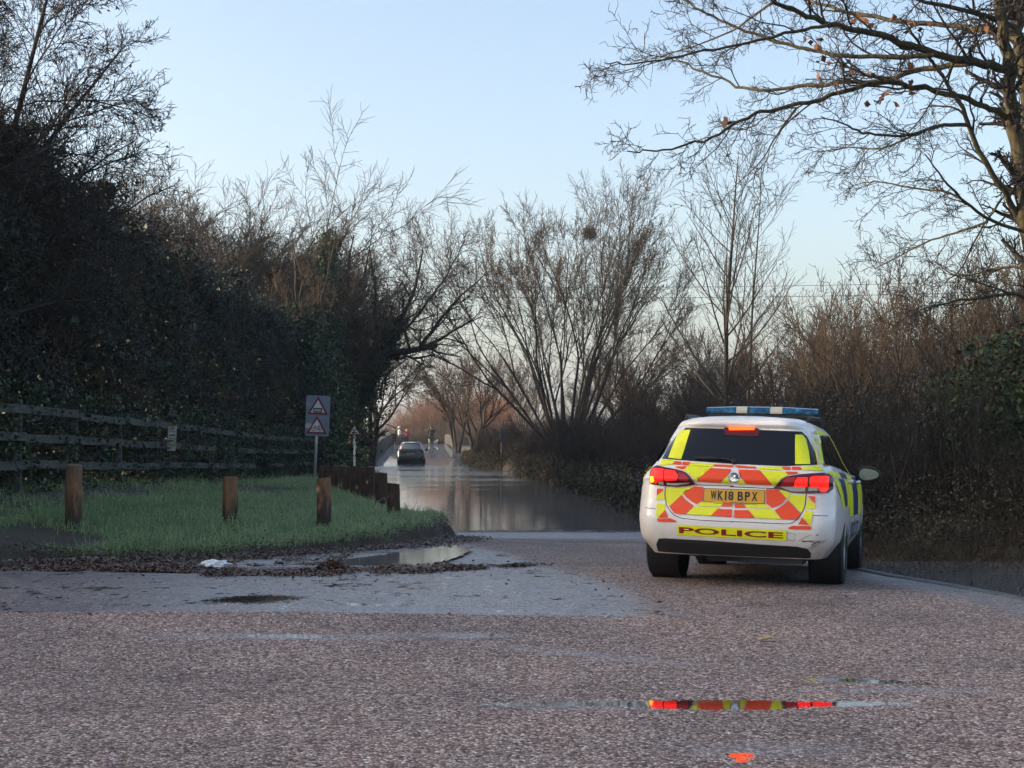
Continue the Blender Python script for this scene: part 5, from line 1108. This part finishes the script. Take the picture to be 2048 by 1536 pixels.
# roof rails, light bar, aerial
for s in (-1, 1):
    mb = MB(); mb.tube([(s * .545, .72, 1.43), (s * .555, .86, 1.480), (s * .585, 1.5, 1.503), (s * .575, 2.2, 1.500), (s * .545, 2.55, 1.455)], [.012, .016, .016, .016, .012], 8); mb.build('roof_rail', M['black'], pol, sm=True)
lb = MB(); lb.box((0, 2.0, 1.545), (1.02, .22, .03)); lb.box((-.38, 2.0, 1.51), (.10, .16, .06)); lb.box((.38, 2.0, 1.51), (.10, .16, .06)); bar = lb.build('light_bar', M['black'], pol)
segs = [(-.545, -.245, 'lens_blue'), (-.245, -.135, 'cream'), (-.135, .085, 'lens_blue'), (.085, .205, 'cream'), (.205, .545, 'lens_blue')]
for a, c, mt in segs:
    mb = MB(); prof = [(-.14, .0), (-.145, .02), (-.125, .058), (-.07, .070), (.07, .070), (.125, .058), (.145, .02), (.14, .0)]
    xa = [a + .002, c - .002]; rows = []
    for x in xa:
        k_ = .80 if abs(abs(x) - .543) < .004 else 1.0; rows.append([(x, 2.0 + p * k_, 1.562 + q * k_) for p, q in prof])
    n = len(prof); mb.raw(rows[0] + rows[1], [(j, (j + 1) % n, n + (j + 1) % n, n + j) for j in range(n)] + [list(range(n))[::-1], list(range(n, 2 * n))]); mb.build('beacon_lens', M[mt], bar)
mb = MB(); mb.lathe([(0, .035), (.018, .028), (.03, .012), (.032, .001)], 16, 'Z', (0, .92, 1.483)); mb.tube([(0, .92, 1.50), (0, .86, 1.68)], [.005, .003], 6); mb.build('aerial', M['black'], pol)

# ---- dark hatchback at the far edge of the water
fc = tag(empty('dark_car', (0, 0, 0)), 'dark grey hatchback seen from behind at the far edge of the flood', 'car')
p = at(821.5, 929, 94.0); fc.location = (p[0], 94.0, float(road_z(p[0], 94.0)) - .06); fc.rotation_euler = (rad(-1.0), 0, rad(2.5))
fc.scale = (.985, .9, 1.0)
body_shell('body', M['dark_paint'], fc)
mb = MB(); patch(mb, [(-.50, 1.335), (.50, 1.335), (.60, 1.04), (0, 1.0), (-.60, 1.04)], .006); mb.build('rear_window', plain('far_glass', (.10, .13, .15), .1), fc)
mb = MB(); mb.poly([(-.42, .75, 1.492), (.42, .75, 1.492), (.40, 2.2, 1.497), (-.40, 2.2, 1.497)]); patch(mb, [(-.48, 1.45), (.48, 1.45), (.52, 1.39), (-.52, 1.39)], .006); mb.build('roof', M['roof_sheen'], fc)  # pale overlay: sky reflection on the dark roof, put into its colour
for s in (-1, 1):
    mb = MB(); patch(mb, [(s * .58, 1.20), (s * .64, 1.20), (s * .73, .98), (s * .60, .98)], .010); tl = mb.build('tail_light', M['sign_red'], fc)
    mb = MB(); patch(mb, [(s * .59, 1.17), (s * .64, 1.17), (s * .69, 1.0), (s * .63, 1.0)], .014); mb.build('lens', plain('pale_pink_lens', (.75, .42, .38), .2), tl)
    mb = MB(); bm = bmesh.new(); bmesh.ops.create_uvsphere(bm, u_segments=12, v_segments=8, radius=1); bm.verts.index_update()
    mb.raw([(s * (.99 + v.co.x * .10), 2.9 + v.co.y * .07, 1.0 + v.co.z * .075) for v in bm.verts], [[v.index for v in f.verts] for f in bm.faces]); bm.free(); mb.box((s * .89, 2.93, .95), (.12, .05, .05)); mb.build('wing_mirror', M['black'], fc)
    for wy_ in (1.0, 3.64): wheel(fc, s * .778, wy_, s)
mb = MB(); patch(mb, [(-.26, .80), (.26, .80), (.26, .69), (-.26, .69)], .008); mb.build('number_plate', plain('dim_plate', (.09, .085, .07), .5), fc)
mb = MB(); patch(mb, [(-.66, .37), (.66, .37), (.62, .26), (-.62, .26)], .006); mb.build('bumper_valance', M['black'], fc)
mb = MB(); mb.box((0, 2.2, .20), (1.5, 4.0, .38)); mb.build('underbody', M['black'], fc)

# ---------------------------------------------------------------- timber posts
def post(x, y, w, top, mat, label, group, seed, lean=(0, 0)):
    r = random.Random(seed); zb = gz(x, y) - .25; h = top - zb; mb = MB(); n = 12; k = 10; rows = []
    for j in range(k + 1):
        t = j / k; ring = []
        for i_ in range(n):
            a = 2 * math.pi * i_ / n + .2; rr_ = w / 2 * (1 + .05 * math.sin(3 * a + seed) + r.uniform(-.02, .02)) * (1.04 - .06 * t)
            ring.append((x + lean[0] * t * h + rr_ * math.cos(a), y + lean[1] * t * h + rr_ * math.sin(a), zb + h * t + (r.uniform(-.006, .006) + .012 * math.cos(a + seed) if j == k else 0)))
        rows += ring
    mb.raw(rows, [(j * n + i_, j * n + (i_ + 1) % n, (j + 1) * n + (i_ + 1) % n, (j + 1) * n + i_) for j in range(k) for i_ in range(n)] + [[k * n + i_ for i_ in range(n)]])
    return tag(mb.build('timber_post', mat, sm=False), label, 'post', group)
grp = 'timber posts on the grass verge'
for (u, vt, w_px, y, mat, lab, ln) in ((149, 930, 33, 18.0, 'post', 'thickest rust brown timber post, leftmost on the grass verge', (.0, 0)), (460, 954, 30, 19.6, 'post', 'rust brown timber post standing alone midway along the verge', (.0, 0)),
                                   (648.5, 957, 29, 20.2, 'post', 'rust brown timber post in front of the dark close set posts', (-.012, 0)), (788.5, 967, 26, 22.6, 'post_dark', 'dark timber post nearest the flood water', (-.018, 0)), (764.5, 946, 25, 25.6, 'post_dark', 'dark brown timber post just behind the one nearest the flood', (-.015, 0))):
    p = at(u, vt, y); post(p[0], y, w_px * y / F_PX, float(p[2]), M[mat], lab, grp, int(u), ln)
for k in range(10):
    t = k / 9; y = 28.0 + 8.0 * t; u = 742 - 98 * t; p = at(u, 934 - 5 * t + (k * 37 % 5) * .6, y)
    post(p[0], y, .165, float(p[2]), M['post_dark'], 'dark timber post in the close set row at the edge of the flood', 'close set row of dark posts by the flood', 100 + k, (-.01, 0))

# ---------------------------------------------------------------- road signs
def tri(c, side, y, mbs, inset, mi, rnd=.06):
    h = side * .866; P = [(-side / 2, 0), (side / 2, 0), (0, h)]; cx, cy = 0, h / 3; k = 1 - inset; out = []
    Pk = [((x - cx) * k + cx, (z - cy) * k + cy) for x, z in P]
    for i_ in range(3):
        a, b_, d = Pk[i_ - 1], Pk[i_], Pk[(i_ + 1) % 3]
        for t in (rnd, rnd * .35): out.append((b_[0] + (a[0] - b_[0]) * t, b_[1] + (a[1] - b_[1]) * t))
        for t in (rnd * .35, rnd): out.append((b_[0] + (d[0] - b_[0]) * t, b_[1] + (d[1] - b_[1]) * t))
    mbs.poly([(c[0] + x, y, c[1] + z) for x, z in out], mi)
def ring(mb, c, r, w, y, mi, n=20):
    V = [(c[0] + q * math.cos(2 * math.pi * k / n), y, c[1] + q * math.sin(2 * math.pi * k / n)) for k in range(n) for q in (r - w, r)]
    mb.raw(V, [(2 * k, 2 * k + 1, (2 * k + 3) % (2 * n), (2 * k + 2) % (2 * n)) for k in range(n)], mi)
def bar2(mb, a, b_, w, y, mi):
    d = Vector((b_[0] - a[0], b_[1] - a[1])).normalized(); n = Vector((-d.y, d.x)) * w / 2
    mb.poly([(a[0] + n.x, y, a[1] + n.y), (b_[0] + n.x, y, b_[1] + n.y), (b_[0] - n.x, y, b_[1] - n.y), (a[0] - n.x, y, a[1] - n.y)], mi)
def pole(parent, x, z0, z1, r, y=.04, mat='galv'):
    mb = MB(); mb.tube([(x, y, z0), (x, y, z1)], r, 10); mb.build('pole', M[mat], parent, sm=True)
SY = 44.0; p = at(631, 832, SY); zb = gz(p[0], SY)
sg = tag(empty('warning_sign', (p[0], SY, zb), (0, rad(2.0), rad(-4))), 'tall grey board with two red bordered triangles above and below on a pole', 'road sign')
z0 = float(at(631, 872, SY)[2]) - zb; z1 = float(at(631, 791, SY)[2]) - zb; W2 = 24 * SY / F_PX
mb = MB(); R_ = .05; out = []
for cx, cz, a0 in ((W2 - R_, z1 - R_, 0), (-W2 + R_, z1 - R_, 90), (-W2 + R_, z0 + R_, 180), (W2 - R_, z0 + R_, 270)):
    for k in range(5): a = rad(a0 + 22.5 * k); out.append((cx + R_ * math.cos(a), cz + R_ * math.sin(a)))
n = len(out); mb.raw([(x, -.012, z) for x, z in out] + [(x, .012, z) for x, z in out], [list(range(n))[::-1], list(range(n, 2 * n))] + [(k, (k + 1) % n, n + (k + 1) % n, n + k) for k in range(n)]); mb.build('board', M['sign_grey'], sg)
pole(sg, -.02, -.4, z1 - .1, .04)
H_ = z1 - z0; S_ = .62
for c_, kind in (((0, z0 + H_ * .53), 'gate'), ((-.01, z0 + H_ * .055), 'bike')):
    mb = MB(); tri(c_, S_, -.016, mb, 0, 0); tri(c_, S_, -.019, mb, .30, 1); x0, zz = c_
    if kind == 'gate':
        for a, b_, w in (((-.13, .075), (.13, .075), .028), ((-.13, .175), (.13, .175), .034), ((-.117, .065), (-.117, .19), .028), ((.117, .065), (.117, .19), .028)): bar2(mb, (x0 + a[0], zz + a[1]), (x0 + b_[0], zz + b_[1]), w, -.022, 2)
        for k in range(5): bar2(mb, (x0 - .08 + k * .04, zz + .07), (x0 - .08 + k * .04, zz + .18), .013, -.022, 2)
    else:
        for cx in (-.095, .105): ring(mb, (x0 + cx, zz + .135), .058, .014, -.022, 2)
        for a, b_ in (((-.095, .135), (-.05, .215)), ((-.05, .215), (.055, .215)), ((-.05, .205), (0, .13)), ((0, .13), (.055, .215)), ((0, .13), (.105, .135)), ((.055, .225), (.105, .135)), ((-.045, .19), (-.06, .25)), ((-.085, .25), (-.03, .25)), ((.055, .21), (.07, .245)), ((.04, .25), (.09, .255))): bar2(mb, (x0 + a[0], zz + a[1]), (x0 + b_[0], zz + b_[1]), .015, -.022, 2)
    mb.build('triangle_symbol', [M['sign_red'], M['sign_white'], M['sign_black']], sg)
SY = 58.0; p = at(709, 870, SY); zb = gz(p[0], SY)
sg = tag(empty('warning_sign', (p[0], SY, zb)), 'small red bordered triangle with a hump symbol on a white pole', 'road sign')
zt = float(at(709, 870, SY)[2]) - zb; S_ = .50
mb = MB(); tri((0, zt), S_, -.012, mb, 0, 0); tri((0, zt), S_, -.016, mb, .28, 1)
bar2(mb, (-.11, zt + .08), (-.05, zt + .085), .04, -.020, 2); bar2(mb, (-.06, zt + .08), (0, zt + .13), .04, -.020, 2); bar2(mb, (0, zt + .13), (.06, zt + .08), .04, -.020, 2); bar2(mb, (.05, zt + .085), (.11, zt + .08), .04, -.020, 2)
mb.build('triangle_symbol', [M['sign_red'], M['sign_white'], M['sign_black']], sg)
mb = MB(); tri((0, zt), S_, .0, mb, 0, 0); mb.build('back_plate', M['sign_grey'], sg); pole(sg, 0, -.8, zt + .30, .042, .05, 'sign_white')
SY = 79.0; p = at(1003, 880, SY); zb = gz(p[0], SY)
sg = tag(empty('warning_sign', (p[0], SY, zb), (0, 0, rad(8))), 'grey back of a triangular sign standing in the right bank', 'road sign')
zt = float(p[2]) - zb; mb = MB(); tri((0, zt), .66, -.006, mb, 0, 0); tri((0, zt), .66, .010, mb, 0, 0); mb.build('back_plate', M['sign_rear'], sg); pole(sg, 0, -.6, zt + .62, .045, -.05, 'black')
# flood depth gauge
SY = 82.0; p = at(747.5, 928, SY)
dg_ = tag(empty('depth_gauge', (p[0], SY, float(p[2]) - .1)), 'black and white banded depth gauge post beside the flood', 'depth gauge')
mb = MB(); mb.box((0, .03, .7), (.19, .03, 1.42)); mb.build('board', M['black'], dg_)
mb = MB()
for k in range(7):
    z = .12 + k * .19; mb.poly([(-.085, .012, z), (.085, .012, z), (.085, .012, z + .10), (-.085, .012, z + .10)][::-1]); bar2(mb, (-.02, z - .05), (.05, z - .05), .025, .012, 0)
mb.build('white_band', M['sign_white'], dg_)

# ---------------------------------------------------------------- bridge parapets
def parapet(name, pts, h, w, mat, label, cat='wall', capm=None):
    e = tag(empty(name, (0, 0, 0)), label, cat); mb = MB(); cp = MB()
    for (x0, y0), (x1, y1) in zip(pts[:-1], pts[1:]):
        d = Vector((x1 - x0, y1 - y0)).normalized(); nn = Vector((-d.y, d.x)) * w / 2
        for m_, lo0, hi0, ex in ((mb, -.6, h, 0), (cp, h, h + .10, .05)):
            q = nn * (1 + ex / w * 2); za, zb = float(road_z(x0, y0)), float(road_z(x1, y1))
            V = [(x0 + q.x, y0 + q.y, za + lo0), (x0 - q.x, y0 - q.y, za + lo0), (x1 - q.x, y1 - q.y, zb + lo0), (x1 + q.x, y1 + q.y, zb + lo0)]; V += [(a, b_, c + hi0 - lo0) for a, b_, c in V]
            m_.raw(V, [(3, 2, 1, 0), (4, 5, 6, 7), (0, 1, 5, 4), (1, 2, 6, 5), (2, 3, 7, 6), (3, 0, 4, 7)])
    mb.build('brickwork', mat, e); cp.build('coping', capm or mat, e)
ys2 = [101, 112, 122, 132, 141, 149, 156, 163, 170]
parapet('brick_parapet', [(float(xl(y)) - .35, y) for y in ys2], 1.05, .4, M['brick'], 'dark brick parapet climbing to the bridge on the left of the lane')
ys3 = [138, 146, 154, 162, 170]
parapet('stone_parapet', [(float(xr(y)) + .5, y) for y in ys3], .95, .4, M['stone'], 'pale stone parapet end on the right of the bridge', capm=M['stone'])

# ---------------------------------------------------------------- people and dogs on the bridge
def skin_body(name, joints, edges, mat, parent, sub=2):
    me = bpy.data.meshes.new(name); me.from_pydata([j[:3] for j in joints], edges, []); o = link(name, me)
    md = o.modifiers.new('skin', 'SKIN'); md.use_smooth_shade = True
    for v, j in zip(me.skin_vertices[0].data, joints): v.radius = (j[3], j[4] if len(j) > 4 else j[3])
    me.skin_vertices[0].data[0].use_root = True
    s = o.modifiers.new('sub', 'SUBSURF'); s.levels = sub; s.render_levels = sub
    dg = bpy.context.evaluated_depsgraph_get(); m2 = bpy.data.meshes.new_from_object(o.evaluated_get(dg)); o.modifiers.clear(); o.data = m2; bpy.data.meshes.remove(me); m2.name = name
    m2.materials.clear()
    for mt in (mat if isinstance(mat, (list, tuple)) else [mat]): m2.materials.append(mt)
    o.parent = parent; return o
def person(px, py, height, rz, label, top, legs, head='hair', stance=.13, arms='down', bike=False, hood=None):
    k = height / 1.75; e = tag(empty('person', (px, py, float(road_z(px, py)) + .01), (0, 0, rz)), label, 'person'); e.scale = (k * 1.28, k * 1.2, k)
    sA = -.10 if arms == 'fwd' else 0
    J = [(0, 0, .95, .145, .115), (0, .0, 1.18, .150, .110), (0, .01, 1.40, .165, .105), (0, .02, 1.50, .065), (0, .03, 1.57, .062), (0, .035, 1.655, .088, .105), (0, .03, 1.73, .070, .085)]
    E_ = [(0, 1), (1, 2), (2, 3), (3, 4), (4, 5), (5, 6)]
    for s in (-1, 1):
        b_ = len(J); J += [(s * .10, 0, .90, .095), (s * stance * .85, .03, .50, .068), (s * stance, -.01, .10, .048), (s * stance, .11, .045, .046, .040)]; E_ += [(0, b_), (b_, b_ + 1), (b_ + 1, b_ + 2), (b_ + 2, b_ + 3)]
        b_ = len(J)
        if arms == 'fwd': J += [(s * .20, .01, 1.41, .070), (s * .24, .06, 1.16, .052), (s * .16, .28, 1.08, .042), (s * .14, .36, 1.09, .034)]
        else: J += [(s * .20, .01, 1.41, .070), (s * .265, -.01, 1.15, .052), (s * .25, .08, .92, .042), (s * .245, .10, .82, .032)]
        E_ += [(2, b_), (b_, b_ + 1), (b_ + 1, b_ + 2), (b_ + 2, b_ + 3)]
        for f in range(4): q = len(J); J += [(J[b_ + 3][0] - s * .0 + (f - 1.5) * .010, J[b_ + 3][1] + .02, J[b_ + 3][2] - .05 - .008 * (1 - abs(f - 1.5)), .010)]; E_ += [(b_ + 3, q)]
        q = len(J); J += [(J[b_ + 3][0] - s * .03, J[b_ + 3][1] + .03, J[b_ + 3][2] - .02, .010)]; E_ += [(b_ + 3, q)]
    o = skin_body('body', J, E_, [top, legs, M['skin']], e)
    for p_ in o.data.polygons:
        z = p_.center.z; ax = abs(p_.center.x); p_.material_index = 2 if z > 1.545 or (arms != 'fwd' and ax > .2 and z < .90) else (1 if z < .93 and ax < .23 else 0)
    bm = bmesh.new(); bmesh.ops.create_uvsphere(bm, u_segments=16, v_segments=10, radius=1); mb = MB()
    for v in bm.verts:
        x, y, z = v.co; v.co = (x * .098, .025 + y * .115 - .012, 1.685 + (z * .115 if z > -.35 or y < .2 else -.0402)) if not hood else (x * .125, .0 + y * .135, 1.67 + z * .15)
    bm.verts.index_update(); mb.raw([v.co[:] for v in bm.verts], [[v.index for v in f.verts] for f in bm.faces]); bm.free(); mb.build('hood' if hood else 'hair', hood or M[head], e, sm=True)
    mb = MB()
    for s in (-1, 1): mb.box((s * .032, .128, 1.665), (.022, .012, .012))
    mb.box((0, .140, 1.635), (.022, .03, .035)); mb.box((0, .125, 1.597), (.045, .012, .010)); mb.build('face', M['skin'], e) if not hood else mb.build('face', M['hair'], e)
    return e
def on(u, y): return float(at(u, 890, y)[0])
PY = 152.0
off = person(on(863, PY), PY, 1.86, rad(5), 'person in black clothing with a pale bar across the shoulders, standing on the bridge', M['cloth_black'], M['cloth_black'], arms='fwd', stance=.15)
mb = MB(); mb.box((0, -.115, 1.40), (.24, .02, .055)); mb.build('back_panel', M['cloth_grey'], off)
person(on(789, PY), PY, 1.74, rad(-30), 'person in dark clothing at the left parapet of the bridge', M['cloth_black'], M['cloth_black'])
person(on(798.5, PY - 1), PY - 1, 1.80, rad(-70), 'person in a pale hooded top beside the one in dark clothing', M['cloth_white'], M['cloth_grey'], hood=M['cloth_white'], arms='fwd')
person(on(813, PY - 2), PY - 2, 1.50, rad(-10), 'shorter person in dark red with fair hair, just above the dark car', M['cloth_red'], M['cloth_black'], head='hair_fair')
def dog(px, py, s, rz, mat, label):
    e = tag(empty('dog', (px, py, float(road_z(px, py)) + .005), (0, 0, rz)), label, 'dog'); e.scale = (s, s, s)
    J = [(0, -.26, .50, .105, .12), (0, 0, .49, .105, .13), (0, .24, .52, .120, .16), (0, .36, .64, .075), (0, .44, .76, .082), (0, .56, .73, .045), (0, .62, .72, .030)]; E_ = [(0, 1), (1, 2), (2, 3), (3, 4), (4, 5), (5, 6)]
    for x in (-1, 1):
        b_ = len(J); J += [(x * .09, -.28, .44, .075), (x * .10, -.20, .30, .050), (x * .10, -.33, .17, .030), (x * .10, -.31, .03, .028), (x * .10, -.26, .025, .026)]; E_ += [(0, b_)] + [(b_ + i_, b_ + i_ + 1) for i_ in range(4)]
        b_ = len(J); J += [(x * .08, .25, .40, .055), (x * .09, .22, .22, .034), (x * .09, .24, .03, .028), (x * .09, .29, .025, .026)]; E_ += [(2, b_)] + [(b_ + i_, b_ + i_ + 1) for i_ in range(3)]
        b_ = len(J); J += [(x * .06, .41, .84, .022), (x * .085, .42, .80, .012)]; E_ += [(4, b_), (b_, b_ + 1)]
    b_ = len(J); J += [(0, -.40, .52, .030), (0, -.52, .42, .022), (0, -.58, .34, .012)]; E_ += [(0, b_), (b_, b_ + 1), (b_ + 1, b_ + 2)]
    skin_body('body', J, E_, mat, e); return e
dog(on(858.5, PY - .4), PY - .4, .66, rad(8), M['fur_pale'], 'cream coloured dog at the left foot of the person in black')
dog(on(871.5, PY - .5), PY - .5, .60, rad(-40), M['fur_white'], 'white dog at the right foot of the person in black')

# overhead cables crossing behind the trees
for z_, y_, lab in ((9.1, 84, 'lower of two thin overhead cables crossing behind the trees'), (9.9, 86, 'upper of two thin overhead cables crossing behind the trees')):
    xs_ = np.linspace(-45, 60, 60); mb = MB(); mb.tube([(x, y_, z_ + .0007 * (x - 5) ** 2) for x in xs_], .014, 5); tag(mb.build('overhead_cable', M['wire']), lab, 'cable')

# ---------------------------------------------------------------- the moist winter air
bm = bmesh.new(); bmesh.ops.create_cube(bm, size=1.0)
for v in bm.verts: v.co = (v.co.x * 6000, 1900 + v.co.y * 5200, 43 + v.co.z * 92)
me = bpy.data.meshes.new('haze'); bm.to_mesh(me); bm.free()
hm = bpy.data.materials.new('haze'); hm.use_nodes = True; nt = hm.node_tree; nt.nodes.clear()
pv = nt.nodes.new("ShaderNodeVolumePrincipled"); pv.inputs["Color"].default_value = (.80, .90, 1.0, 1); pv.inputs["Density"].default_value = .00038; pv.inputs["Anisotropy"].default_value = .2
mo = nt.nodes.new("ShaderNodeOutputMaterial"); nt.links.new(pv.outputs[0], mo.inputs["Volume"]); me.materials.append(hm)
tag(link('haze', me), kind='stuff')
